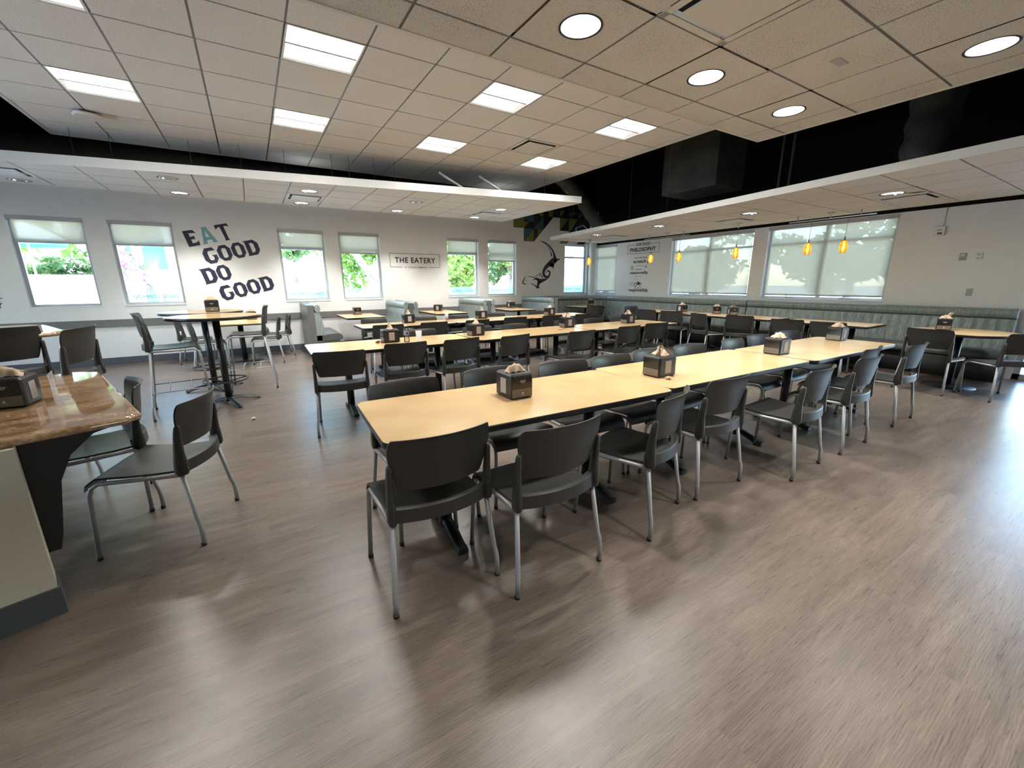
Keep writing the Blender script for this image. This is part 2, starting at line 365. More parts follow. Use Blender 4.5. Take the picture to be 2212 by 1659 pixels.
mb = MB(); mb.box((WB, YB-.2, 2.505), (WB+.2, WA, ZT)); struct(mb.build('wall_right_upper', M['black_paint']))
mb = MB(); fc = lambda m_, a, b, c, d: m_.box((XL-.2, a, c), (XL, b, d))
wall_cells(mb, YB, WA, 0, ZT, [(2.5, 8.5, .6, 2.5)], fc); struct(mb.build('wall_left', M['wall']))
struct(MB().box((XL-.2, YB-.2, 0), (WB+.2, YB, ZT)).build('wall_front', M['wall']))
struct(MB().box((XL, WA-.012, 0), (7.0, WA, .13)).build('baseboard_back', M['base']))
struct(MB().box((XL, WA-.03, .685), (6.78, WA, .815)).build('trim_1', M['band']))

def text_mesh(body, m, width, parent=None, name='lettering', mirror=False, hscale=1.0, height=None, bold=0.0, spacing=1.0):
    cu = bpy.data.curves.new('t', 'FONT'); cu.body = body; cu.align_x = 'CENTER'; cu.extrude = .0012; cu.offset = bold; cu.space_character = spacing
    cu.resolution_u = 3
    o = bpy.data.objects.new('t', cu); COL.objects.link(o); bpy.context.view_layer.update()
    me = bpy.data.meshes.new_from_object(o.evaluated_get(bpy.context.evaluated_depsgraph_get())); bpy.data.objects.remove(o)
    xs = [v.co.x for v in me.vertices]; ys = [v.co.y for v in me.vertices]
    w = max(xs)-min(xs); h = max(ys)-min(ys); cx = (max(xs)+min(xs))/2; sx = width/w; sy = height/h if height else sx*hscale
    for v in me.vertices:
        v.co.x = (v.co.x-cx)*sx*(-1 if mirror else 1); v.co.y = (v.co.y-min(ys))*sy
    me.materials.clear(); me.materials.append(m); me.name = name
    ob = bpy.data.objects.new(name, me); COL.objects.link(ob)
    if parent: ob.parent = parent
    return ob
def on_back(o, x, z, y=WA-.002):   # lettering on the back wall, read facing +Y
    o.location = (x, y, z); o.rotation_euler = (PI/2, 0, 0); return o
def on_right(o, y, z, x=WB-.002):
    o.location = (x, y, z); o.rotation_euler = (PI/2, 0, -PI/2); return o

# windows: local frame u along wall, placed by an empty; local x = u, local y = outward, z up
def window(idx, u0, u1, z0, z1, place, shade_bot, film=None, mull=False, shadegap=.0, depth=.12):
    w = u1-u0; root = empty('window_%d' % idx); struct(root); place(root)
    fr = MB(); t = .045
    for a, b in (((0, depth-.03, z0), (t, depth+.03, z1)), ((w-t, depth-.03, z0), (w, depth+.03, z1)), ((t, depth-.03, z0), (w-t, depth+.03, z0+t)), ((t, depth-.03, z1-t), (w-t, depth+.03, z1))): fr.box(a, b)
    fr.box((t, depth-.025, 2.125), (w-t, depth+.025, 2.165))
    if mull: fr.box((w/2-.035, depth-.03, z0+t), (w/2+.035, depth+.03, z1-t))
    fr.build('window_frame', M['alu'], root)
    MB().box((t, depth-.004, z0+t), (w-t, depth+.004, z1-t)).build('glass_pane', M['glass'], root)
    MB().box((-.0, -.012, z0-.012), (w, depth-.03, z0+.008)).build('window_sill', M['wall'], root)
    if shade_bot is not None:
        MB().box((.003, -.015, z1-.065), (w-.003, .075, z1)).build('shade_cassette', M['valance'], root)
        MB().box((.022+shadegap, .030, shade_bot), (w-.022, .0312, z1-.06)).build('shade_fabric', M['shade'], root)
        MB().box((.020+shadegap, .022, shade_bot-.028), (w-.020, .039, shade_bot)).build('hem_bar', M['valance'], root)
    if film:
        MB().box((t, depth-.010, z0+t), (w-t, depth-.006, z0+.25)).build('frosted_film', M['frost'], root)
        tx = text_mesh('DINING COMMONS', M['greyv' if film == 1 else 'whitebox'], w*.74, root, 'film_lettering', mirror=True, hscale=1.25)
        tx.location = (w*.5, depth-.014, z0+.11); tx.rotation_euler = (PI/2, 0, 0)
    return root
def pa(x): return lambda r: setattr(r, 'location', (x, WA, 0))
def pb(y1):
    def f(r): r.location = (WB, y1, 0); r.rotation_euler[2] = -PI/2
    return f
bots = [2.13, 2.13, 2.13, 2.175, 2.10, 2.18, 2.00, None]; films = [None, None, 1, 1, 2, 1, 2, 2]
for i, (a, b) in enumerate(winA): window(i+1, a, b, ZW0, ZW1, pa(a), bots[i], films[i], shadegap=.012)
for i, (a, b) in enumerate(winB):
    r = window(9+i, a, b, ZW0, 2.49, pb(b), 1.155, None, mull=(i > 0), shadegap=.04)
    for k, u in enumerate((.55, 1.5) if i else (.42,)):
        c = MB(); c.box((u-.09, .012, ZW0+.02), (u+.09, .03, ZW0+.034)); c.tube([(u-.04, .012, ZW0+.035), (u-.035, 0, ZW0+.05), (u-.04 if k else u-.05, -.008, ZW0+.10-.05*k)], .006, 6)
        c.build('window_crank', M['greyish'], r)
wl = empty('window_12', (XL-.1, 2.5, 0)); struct(wl); f_ = MB()
for q in (0, 1.96, 3.96, 5.94): f_.box((-.03, q, .6), (.03, q+.06, 2.5))
f_.box((-.03, 0, .6), (.03, 6, .66)); f_.box((-.03, 0, 2.44), (.03, 6, 2.5)); f_.build('window_frame', M['alu'], wl)
MB().box((-.004, .03, .63), (.004, 5.97, 2.47)).build('glass_pane', M['glass'], wl)
dr = empty('door_1', (WB+.1, door[0], 0)); struct(dr); f_ = MB(); L = door[1]-door[0]
for q in (0, L*.33, L*.66, L-.07): f_.box((-.04, q, 0), (.04, q+.07, 2.4))
f_.box((-.04, 0, 2.33), (.04, L, 2.4)); f_.box((-.04, 0, 0), (.04, L, .08)); f_.build('door_frame', M['alu'], dr)
MB().box((-.004, .04, .06), (.004, L-.04, 2.35)).build('glass_pane', M['glass'], dr)
MB().tube([(-.05, L*.33-.1, .9), (-.09, L*.33-.1, .92), (-.09, L*.33-.1, 1.2), (-.05, L*.33-.1, 1.22)], .012).build('door_handle', M['chrome'], dr)
# corner column
struct(MB().lathe([(.115, 0), (.115, 3.4)], 32, mat=xf((9.17, 10.02, 0))).build('trim_2', M['wall']))

# ---------------- suspended ceilings ----------------
T2 = .6096
def clip(poly, cp):
    out = poly
    n = len(cp)
    for i in range(n):
        a, b = cp[i], cp[(i+1) % n]; inp = out; out = []
        if not inp: break
        side = lambda p: (b[0]-a[0])*(p[1]-a[1])-(b[1]-a[1])*(p[0]-a[0])
        for k in range(len(inp)):
            p, q = inp[k], inp[(k+1) % len(inp)]; sp_, sq = side(p), side(q)
            if sp_ >= 0: out.append(p)
            if (sp_ >= 0) != (sq >= 0):
                t_ = sp_/(sp_-sq); out.append((p[0]+(q[0]-p[0])*t_, p[1]+(q[1]-p[1])*t_))
    return out
def inset(poly, d):
    n = len(poly); res = []
    for i in range(n):
        p0, p1, p2 = Vector(poly[i-1]), Vector(poly[i]), Vector(poly[(i+1) % n])
        d1 = (p1-p0).normalized(); d2 = (p2-p1).normalized(); n1 = Vector((-d1.y, d1.x)); n2 = Vector((-d2.y, d2.x)); b = (n1+n2).normalized()
        res.append(tuple(p1+b*(d/max(.3, b.dot(n1)))))
    return res
def cloud(label, poly, z, ztop, gx, gy, holes, tile, lab, sy=T2, rods=()):
    root = empty('ceiling_cloud', (0, 0, z), 0, lab, 'ceiling panel')
    xs = [p[0] for p in poly]; ys = [p[1] for p in poly]; inner = inset(poly, .03)
    tl, pl = MB(), MB()
    i0 = math.floor((min(xs)-gx)/T2)-1; i1 = math.ceil((max(xs)-gx)/T2)+1; j0 = math.floor((min(ys)-gy)/sy)-1; j1 = math.ceil((max(ys)-gy)/sy)+1
    for i in range(i0, i1):
        for j in range(j0, j1):
            x0, y0 = gx+i*T2, gy+j*sy; g = .009
            h = holes.get((i, j))
            c0 = clip([(x0, y0), (x0+T2, y0), (x0+T2, y0+sy), (x0, y0+sy)], inner)
            c1 = clip([(x0+g, y0+g), (x0+T2-g, y0+g), (x0+T2-g, y0+sy-g), (x0+g, y0+sy-g)], inner)
            if h is None:
                if len(c1) > 2: tl.prism(c1, 0, .02)
                if len(c0) > 2: pl.prism(c0, .007, .03)
            elif h == 'd':
                hx, hy = x0+T2/2, y0+sy/2; n = 32; sq = []; ci = []
                for k in range(n):
                    a = 2*PI*k/n+PI/n*0; ca, sa = math.cos(a), math.sin(a); q = max(abs(ca)/(T2/2-g), abs(sa)/(sy/2-g)); sq.append((hx+ca/q, hy+sa/q, 0)); ci.append((hx+ca*.122, hy+sa*.122, 0))
                tl.add(sq+ci, [(k, (k+1) % n, n+(k+1) % n, n+k) for k in range(n)])
                for e in ((0, g/2, 0, 1), (1, g/2, 0, 1)): pass
                fr = MB(); w_ = .045
                for a, b in (((x0, y0), (x0+T2, y0+w_)), ((x0, y0+sy-w_), (x0+T2, y0+sy)), ((x0, y0), (x0+w_, y0+sy)), ((x0+T2-w_, y0), (x0+T2, y0+sy))): pl.box((a[0], a[1], .007), (b[0], b[1], .03))
    tl.build('ceiling_tiles', tile, root); pl.build('suspension_grid', M['grid'], root)
    rim = MB(); n = len(poly); ins = inset(poly, .032)
    for k in range(n):
        a, b, c, d = poly[k], poly[(k+1) % n], ins[(k+1) % n], ins[k]
        rim.prism([a, b, c, d], -.004, ztop-z)
    rim.build('edge_trim', M['fascia'], root)
    for (x, y) in rods:
        MB().tube([(x, y, .03), (x, y, ZT-z)], .003, 5).build('hanger_wire', M['greyv'], root)
    return root
# main ceiling (2x2 troffers)
MX, MY, MZ = -.121, 4.05, 3.359
tro = [(-2, 3), (-2, 0), (1, 0), (1, 3), (4, 0), (4, 3), (7, 0), (7, 3)]
hol = {c: 't' for c in tro}; hol[(6, 2)] = 't'
cloud('main', [(-1.97, 1.2), (5.46, 1.2), (5.46, 8.33), (-1.97, 8.33)], MZ, MZ+.05, MX, MY, hol, M['tile'], 'large rectangular tiled ceiling raft holding the bright square troffers')
# near right ceiling
NX, NY, NZ = 2.176, 2.534-T2*20, 2.898
nd = [(-1, 19), (1, 19), (3, 19), (3, 17), (-1, 15), (1, 15), (-5, 15), (-5, 11), (-1, 11), (3, 13), (-9, 15), (-9, 11)]
hol = {c: 'd' for c in nd}; hol[(0, 18)] = 't'
cloud('near', [(-5.8, -3.9), (4.92, -3.9), (4.92, 2.83), (-5.8, 2.83)], NZ, NZ+.10, NX, NY, hol, M['tile2'], 'nearest lower ceiling raft of coarse tiles with round downlights, at the top right')
# left cloud
LX, LY, LZ = .116, 8.305, 2.898
ld = [(-5, 1), (-2, 1), (-2, -1), (1, 1), (1, -1), (4, 1), (4, -1), (7, 1), (7, -1)]
hol = {c: 'd' for c in ld}
for c in ((1, 0), (7, 0), (-5, 0)): hol[c] = 't'
lpoly = [(-5.2, 8.37), (5.62, 6.52), (5.60, 9.50), (-5.2, 9.50)]
cloud('left', lpoly, LZ, LZ+.11, LX, LY, hol, M['tile'], 'long wedge-shaped ceiling raft hung above the windowed back wall', rods=[(-1.70, 7.92), (-1.32, 7.87), (-.47, 7.73), (.12, 7.62), (.68, 7.52), (1.32, 7.42), (1.56, 7.36), (1.93, 7.3), (2.25, 7.25), (4.96, 6.82), (3.6, 8.6), (1.9, 8.7), (-.4, 9.1)])
# right cloud
RX, RY, RZ = 6.875, 7.465-T2*20, 2.50
rd = [(0, 20), (0, 17), (0, 14), (0, 11), (0, 8), (0, 5)]
hol = {c: 'd' for c in rd}
for c in ((1, 20), (1, 15), (1, 11)): hol[c] = 't'
rpoly = [(6.92, 9.24), (4.85, -3.6), (8.72, -3.6), (8.72, 9.24)]

cloud('right', rpoly, RZ, RZ+.08, RX, RY, hol, M['tile'], 'long low ceiling raft with slanted front edge along the booth wall', rods=[(6.6, 6.2), (6.45, 5.2), (6.9, 8.3), (7.4, 8.9)])
# troffer fixtures
def make_troffer():
    r = empty('troffer_light', label='x', cat='ceiling light'); h = T2/2-.006
    f_ = MB()
    for a, b in (((-h, -h), (h, -h+.016)), ((-h, h-.016), (h, h)), ((-h, -h), (-h+.016, h)), ((h-.016, -h), (h, h))): f_.box((a[0], a[1], -.003), (b[0], b[1], .07))
    f_.box((-h, -h, .07), (h, h, .075)); f_.build('housing', M['fascia'], r)
    def curve(y0, y1):
        rows = []
        for i in range(9):
            s_ = i/8; y = y0+(y1-y0)*s_; z = .012+.045*math.sin(PI*s_)**.7
            rows.append([(-h+.018, y, z), (h-.018, y, z)])
        return rows
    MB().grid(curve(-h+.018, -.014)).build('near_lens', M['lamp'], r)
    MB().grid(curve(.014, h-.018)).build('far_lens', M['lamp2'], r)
    MB().box((-h+.018, -.014, .004), (h-.018, .014, .03)).build('centre_rib', M['greyish'], r)
    return r
P_tro = Proto(make_troffer())
names = {(-2, 3): 'bright square troffer nearest the left end of the main ceiling, above the white disc', (-2, 0): 'square troffer cut by the top left corner of the picture', (1, 0): 'largest bright troffer in the near row, left of the ceiling centre', (1, 3): 'small bright troffer directly beyond the largest one', (4, 0): 'bright troffer in the near row, left of the air diffuser', (4, 3): 'far troffer above THE EATERY sign, second of the far row', (7, 0): 'bright troffer near the right corner of the main ceiling', (7, 3): 'smallest and farthest bright troffer beside the square air diffuser'}
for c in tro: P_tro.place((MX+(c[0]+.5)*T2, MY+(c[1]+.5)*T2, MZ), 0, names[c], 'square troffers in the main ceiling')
def make_diffuser():
    r = empty('air_diffuser', label='x', cat='air vent'); h = T2/2-.004
    f_ = MB(); w_ = .05
    for a, b in (((-h, -h), (h, -h+w_)), ((-h, h-w_), (h, h)), ((-h, -h), (-h+w_, h)), ((h-w_, -h), (h, h))): f_.box((a[0], a[1], -.001), (b[0], b[1], .004))
    f_.build('frame', M['fascia'], r)
    MB().box((-h+.085, -h+.085, -.012), (h-.085, h-.085, -.004)).build('face_plate', M['fascia'], r)
    MB().box((-h+.03, -h+.03, .05), (h-.03, h-.03, .06)).build('dark_cavity', M['dark'], r); return r
P_dif = Proto(make_diffuser())
for (x, y, z, l) in ((MX+6.5*T2, MY+2.5*T2, MZ, 'square air diffuser in the main ceiling beside the farthest troffer'), (NX+.5*T2, NY+18.5*T2, NZ, 'large square air diffuser cut by the top edge of the picture'),
    (LX+1.5*T2, LY+.5*T2, LZ, 'air diffuser between two downlights above the gap right of EAT GOOD'), (LX+7.5*T2, LY+.5*T2, LZ, 'air diffuser near the right tip of the back wall raft'), (LX-4.5*T2, LY+.5*T2, LZ, 'air diffuser at the far left of the back wall raft'),
    (RX+1.5*T2, RY+20.5*T2, RZ, 'air diffuser over the corner booth in the right hand raft'), (RX+1.5*T2, RY+15.5*T2, RZ, 'air diffuser halfway along the right hand raft'), (RX+1.5*T2, RY+11.5*T2, RZ, 'air diffuser beside the nearest downlight of the right hand raft')):
    P_dif.place((x, y, z), 0, l, 'square air diffusers')
def make_down(on):
    r = empty('downlight', label='x', cat='ceiling light')
    MB().lathe([(.118, -.001), (.132, -.003), (.132, -.0005), (.118, .002)], 32).build('trim_ring', M['dark'] if on else M['greyish'], r)
    MB().lathe([(.118, 0), (.117, .01), (.116, .022)], 32).build('reflector', M['steelm'], r)
    MB().lathe([(.001, .030), (.06, .027), (.116, .018)], 24).build('lamp', M['down_on'] if on else M['whitebox'], r); return r
P_on, P_off = Proto(make_down(True)), Proto(make_down(False))
offs = {(LX, -5, 1), (LX, -2, -1), (LX, 4, -1)}
def downs(cells, ox, oy, z, labs, grp, color=(1, .965, .915), power=DOWN):
    for k, c in enumerate(cells):
        x, y = ox+(c[0]+.5)*T2, oy+(c[1]+.5)*T2; off = (ox, *c) in offs
        (P_off if off else P_on).place((x, y, z), 0, labs[k] if k < len(labs) else 'round downlight in the near ceiling raft above and behind the viewpoint', grp)
        if not off:
            d = bpy.data.lights.new('downlight_lamp', 'SPOT'); d.energy = power; d.spot_size = R(105); d.spot_blend = .65; d.color = color; d.shadow_soft_size = .11
            lo = bpy.data.objects.new('downlight_lamp', d); COL.objects.link(lo); lo.location = (x, y, z-.03)
downs(nd, NX, NY, NZ, ['large round downlight at the top centre of the near ceiling raft', 'round downlight second along the row, beside the coarse tiles', 'round downlight by the corner of the near ceiling raft', 'round downlight at the far top right of the picture'], 'round downlights in the near raft')
downs(ld, LX, LY, LZ, ['unlit downlight at the far left edge of the back wall raft', 'lit downlight close to the wall above EAT GOOD', 'unlit downlight left of the EAT lettering, near the raft edge', 'wall side downlight beyond the diffuser, above the third window', 'lit downlight in front of the diffuser, above the third window', 'wall side downlight above THE EATERY sign', 'unlit downlight nearer the raft edge above THE EATERY sign', 'wall side downlight by the right tip of the back raft', 'front downlight by the right tip of the back raft'], 'round downlights in the back raft', power=DOWN*1.35)
downs(rd, RX, RY, RZ, ['downlight over the corner booth in the right raft', 'downlight in the right raft above the philosophy lettering', 'middle downlight in the right raft, right of the glowing diffuser', 'nearest downlight in the right raft at the right of the picture', 'downlight in the right raft beyond the picture edge', 'downlight in the right raft behind the viewpoint'], 'round downlights in the right raft', color=(1, .97, .94), power=DOWN*1.1)
# access point and sprinkler caps
r = empty('access_point', (-1.34, 7.13, MZ-.02), R(20), 'white rounded access point disc on the main ceiling, upper left', 'access point')
MB().rbox((-.13, -.13, -.035), (.13, .13, .0), .09, .018, n=8).build('cover', M['whitebox'], r); MB().rbox((-.07, -.07, 0), (.07, .07, .02), .01, .002).build('mounting_plate', M['dark'], r)
o = MB().box((-.07, -.03, -.004), (.07, .03, 0)).build('ceiling_label_plate', M['greyish'], None, (3.68, 1.61, NZ)); tag(o, 'small grey plate stuck to a tile of the near raft', 'plate')

# ---------------- plenum ducts ----------------
def duct(name, pts, rad, m, label):
    P = [Vector(p) for p in pts]; L = []; rr = []
    for i in range(len(P)-1):
        n = 10
        for k in range(n): L.append(P[i].lerp(P[i+1], k/n)); rr.append(rad*(1+.07*math.sin(len(L)*1.7)))
    L.append(P[-1]); rr.append(rad)
    o = MB().tube(L, rr, 18).build(name, m); return tag(o, label, 'duct')
duct('flexible_duct', [(6.2, 9.0, 4.3), (7.1, 9.2, 4.1), (7.95, 9.25, 3.6), (8.25, 8.9, 2.95), (8.3, 8.6, 2.62)], .17, M['duct'], 'pale wrapped flexible duct dropping onto the right raft by the corner')
duct('flexible_duct', [(7.2, 2.0, 4.5), (7.25, 2.05, 3.6), (7.35, 2.1, 2.9), (7.5, 2.15, 2.6)], .24, M['ductdark'], 'dark wrapped duct hanging above the right raft near the picture edge')
duct('flexible_duct', [(-5, 9.9, 3.5), (-1, 9.9, 3.55), (2.5, 9.85, 3.5), (6, 9.8, 3.6)], .17, M['ductdark'], 'dark duct running along the black band above the back raft')
o = MB().box((6.9, 4.6, 3.0), (7.7, 5.7, 4.2)).build('air_handler_box', M['ductdark']); tag(o, 'dark sheet metal box in the void above the right raft', 'air handler')
o = MB(); o.tube([(7.25, 3.6, 2.7), (7.25, 3.6, 4.6)], .02, 6); o.tube([(7.25, 3.75, 2.7), (7.25, 3.75, 4.6)], .02, 6); tag(o.build('conduit_pair', M['ductdark']), 'pair of dark conduits rising in the void above the right raft', 'conduit')
o = MB().box((9.06, 9.92, 2.7), (9.26, 9.97, 3.45)).build('speaker_box', M['wall']); tag(o, 'pale vertical box on the corner column above the right raft', 'box')
o = MB(); o.tube([(7.9, 9.3, 2.6), (7.85, 9.3, 2.85), (8.1, 9.3, 2.95), (8.35, 9.2, 2.75), (8.4, 9.2, 2.6)], .018, 8); tag(o.build('cable_loop', M['greyish']), 'looped cable lying on the right raft near the corner', 'cable')
for k, (x, y) in enumerate(((3.05, 7.15), (3.75, 7.02))):
    o = MB(); o.tube([(x+.35, y-.1, LZ+.11), (x-.05, y+.05, LZ+.36)], .022, 6); tag(o.build('strut_channel', M['alu']), ('left' if k == 0 else 'right')+' slanted metal strut standing on the back raft', 'strut')
# ---------------- chairs ----------------
def make_chair(name, label, seat_z=.45, cat='chair'):
    r = empty(name, label=label, cat=cat); d = seat_z-.45; k = 1.0+d*.35
    # seat shell
    rows = []
    prof = [(-.205, .448), (-.17, .440), (-.08, .436), (.04, .438), (.12, .444), (.18, .446), (.215, .438), (.237, .420), (.247, .395)]
    for (y, z) in prof:
        w = .225 if y < 0 else .225+.015*min(1, y/.2); row = []
        for i in range(9):
            s_ = i/8*2-1; dz = .012*abs(s_)**2.2 if y < .2 else .004*abs(s_); row.append((s_*w, y-(.012*s_*s_ if y > .2 else 0), z+dz+d))
        rows.append(row)
    MB().slab(rows, (0, 0, -.012)).build('seat', M['plastic'], r)
    # backrest
    rows = []
    for (z, y, w) in ((.575, -.213, .192), (.60, -.217, .202), (.64, -.224, .212), (.69, -.231, .224), (.735, -.236, .233), (.77, -.241, .234), (.795, -.247, .230), (.811, -.254, .225), (.821, -.262, .218)):
        row = []
        for i in range(13):
            s_ = i/12*2-1; row.append((s_*w, y-.054*(1-s_*s_)+.022, z+d-.004*(s_*s_)))
        rows.append(row)
    MB().slab(rows, (0, -.009, .001)).build('backrest', M['plastic'], r)
    # back frame: rear rail + posts
    fr = MB(); N_ = 16; rows_o = []
    for (z, e) in ((.432, .008), (.436, 0), (.496, .004), (.503, .010), (.490, .044), (.440, .040), (.432, .008)):
        rows_o.append([((i/N_*2-1)*(.240-e*.5), -.204-.058*(1-(i/N_*2-1)**2)-.006+e, z+d) for i in range(N_+1)])
    fr.grid(rows_o, False)
    for sx in (-1, 1):
        st_ = [(.428, -.203, .015, .026), (.445, -.204, .018, .032), (.50, -.204, .017, .029), (.54, -.205, .015, .024), (.60, -.209, .013, .020), (.66, -.215, .012, .017), (.69, -.219, .011, .014), (.703, -.221, .008, .009), (.706, -.221, .003, .004)]
        rows = []
        for (z, y, a_, b_) in st_:
            q = [(1, .55), (.55, 1), (-.55, 1), (-1, .55), (-1, -.55), (-.55, -1), (.55, -1), (1, -.55)]; rows.append([(sx*.229+a_*u, y+b_*v, z+d) for u, v in q+[q[0]]])
        fr.grid(rows); fr.add(rows[0][:8], [tuple(range(8))]); fr.add(rows[-1][:8], [tuple(range(8))])
    fr.build('back_frame', M['plastic'], r)
    for sx in (-1, 1):
        x = sx*.232
        f = [(sx*(.25*k), .238*k+.0, .012), (x*1.01, .222, .36+d), (x, .208, .402+d), (x, .175, .424+d), (x, .0, .424+d), (x, -.19, .426+d)]
        lg = MB().tube(f, .0115, 8).build('leg', M['tube'], r)
        MB().lathe([(.0135, 0), (.0135, .02)], 10, mat=xf((sx*.25*k, .238*k, 0)), cap=True).build('glide', M['rubber'], lg)
        b = [(sx*.255*k, -.248*k, .012), (sx*.254*k, -.247*k, .10), (sx*.251*k, -.243*k, .135), (sx*.246*k, -.235*k, .165), (sx*.226, -.196, .44+d)]
        lg = MB().tube(b, .0120, 8).build('leg', M['tube'], r)
        MB().lathe([(.0135, 0), (.0135, .02)], 10, mat=xf((sx*.255*k, -.245*k, 0)), cap=True).build('glide', M['rubber'], lg)
    if d > 0:
        t_ = MB()
        for sx in (-1, 1): t_.tube([(sx*.245*k, .228*k, .30), (sx*.247*k, -.225*k, .30)], .006, 6)
        t_.tube([(-.246*k, .1, .30), (.246*k, .1, .30)], .006, 6); t_.tube([(-.246*k, -.1, .30), (.246*k, -.1, .30)], .006, 6); t_.build('foot_rails', M['tube'], r)
    return r
P_ch = Proto(make_chair('stacking_chair', 'x')); P_st = Proto(make_chair('bar_stool', 'x', .76, 'stool'))
def chairs(lst, grp, proto=P_ch):
    for (x, y, a, lab) in lst: proto.place((x, y, 0), R(a), lab, grp)
g1, g2, g3, g4 = 'chairs around the front row of tables', 'chairs around the middle row of tables', 'chairs around the back row of tables', 'chairs along the right hand booth tables'
S0 = 'charcoal plastic chair '
chairs([(.61, 1.80, 0, S0+'nearest of all, back to us at left end of front row'), (1.12, 1.61, 0, S0+'second from left in the nearest line, below the front napkin dispenser'),
    (1.89, 1.655, 20, S0+'turned slightly left at the joint of the first two front tables'), (2.61, 1.72, 0, S0+'fourth in the nearest line, pushed well under the second front table'),
    (3.42, 1.53, 4, S0+'pulled out with its whole seat showing, fifth in the nearest line'), (4.29, 1.53, 0, S0+'sixth in the nearest line, beside the joint of the last two'),
    (4.85, 1.70, 4, S0+'half hidden behind the sixth one of the nearest line'), (5.52, 1.55, 0, S0+'last of the nearest line, beside the right end of the front row'),
    (.77, 2.30, 183, S0+'facing us at the left far corner of the front table'), (1.42, 2.34, 180, S0+'facing us directly behind the nearest napkin dispenser'),
    (2.0, 2.26, 176, S0+'facing us, its back showing right of the nearest dispenser'), (2.52, 2.24, 181, S0+'facing us behind the joint of the first two front tables'),
    (3.05, 2.28, 184, S0+'facing us, mostly hidden by the second front dispenser'), (3.59, 2.26, 178, S0+'facing us just right of the second front dispenser'),
    (4.32, 2.24, 184, S0+'facing us behind the joint of the last two front tables'), (4.88, 2.28, 180, S0+'facing us left of the third front dispenser'),
    (5.50, 2.28, 172, S0+'facing us between the last two front dispensers')], g1)
chairs([(.66, 4.31, -9, S0+'with its back to us at the left end of the middle row'), (1.32, 4.50, 0, S0+'in front of the bottle and clear cup in the middle row'),
    (1.93, 4.46, 6, S0+'third from left on the near side of the middle row'), (2.58, 4.38, 10, S0+'above the nearest dispenser, near side of the middle row'),
    (3.55, 4.27, 3, S0+'pulled back a little, fifth on the near side of the middle row'), (4.49, 4.33, 2, S0+'sixth on the middle row near side, above the second front dispenser'),
    (5.19, 4.40, -6, S0+'last on the near side of the middle row at its right end'),
    (1.87, 5.10, 184, S0+'facing us behind the clear cup of the middle row'), (2.67, 5.02, 180, S0+'facing us right behind the second dispenser of the middle row'),
    (3.30, 5.02, 183, S0+'facing us midway along the middle row'), (4.28, 5.04, 180, S0+'facing us behind the third dispenser of the middle row'),
    (4.90, 5.03, 184, S0+'facing us left of the last dispenser of the middle row'), (5.55, 5.08, 180, S0+'facing us at the right end of the middle row')], g2)
chairs([(1.72, 6.52, -6, S0+'at the left end of the back row, behind the bottle'), (2.42, 6.50, 0, S0+'below the cup of red drink in the back row'), (3.17, 6.47, 3, S0+'near side of the back row below its second dispenser'),
    (4.01, 6.55, -5, S0+'near side of the back row right of its second dispenser'), (4.78, 6.50, 0, S0+'near side of the back row, mostly hidden by the third middle dispenser'), (5.52, 6.42, -3, S0+'near side of the back row at its right end'),
    (1.81, 7.32, 186, S0+'facing us at the left end of the back row'), (2.67, 7.16, 180, S0+'facing us left of the cup of red drink'), (3.31, 7.12, 178, S0+'facing us right of the cup of red drink'),
    (4.18, 7.14, 184, S0+'facing us right of the second dispenser of the back row'), (5.20, 7.14, 180, S0+'facing us behind the last dispenser of the back row')], g3)
chairs([(7.75, 8.38, -28, S0+'facing the round corner table, its back to us'), (8.05, 7.10, 180, S0+'facing the right wall table from its far end'), (7.66, 6.34, -82, S0+'at the farthest right hand wall table, seen from its left'),
    (7.69, 5.76, -72, S0+'at the near end of the farthest right hand wall table'), (7.54, 4.88, -107, S0+'turned right, left of the two dispensers on the wall table'), (7.66, 4.27, -74, S0+'below the right of the two wall table dispensers'),
    (7.54, 3.42, -74, S0+'left of the pair at the nearest rectangular wall table'), (7.54, 2.82, -81, S0+'right of the pair at the nearest rectangular wall table'),
    (7.50, 1.62, -97, S0+'at the left of the round table by the right edge'), (7.66, 1.03, -40, S0+'cut by the right edge of the picture at the round table')], g4)
chairs([(-1.0, 9.67, -92, S0+'far left seat at the wall table behind the tall tables'), (-.74, 8.93, -88, S0+'near left seat at the wall table behind the tall tables'), (.12, 8.92, 88, S0+'near right seat at the wall table behind the tall tables'), (.34, 9.66, 93, S0+'far right seat at the wall table behind the tall tables')], 'chairs at the wall table behind the tall tables')
chairs([(-.575, 2.96, 73.5, S0+'standing alone on the left, pulled back from the granite counter'), (-.98, 3.46, 105, S0+'pushed under the granite counter behind the solitary one')], 'chairs by the granite counter')
chairs([(-.82, 5.88, -83, 'tall charcoal stool with silver legs left of the tall round tables'), (-.12, 6.84, 88, 'tall charcoal stool with silver legs right of the tall round tables'),
    (-1.34, 4.27, 82, 'tall charcoal stool seen sideways between the two granite counters'), (-1.74, 4.68, 33, 'tall charcoal stool seen from behind above the napkin box at far left')], 'tall stools', P_st)

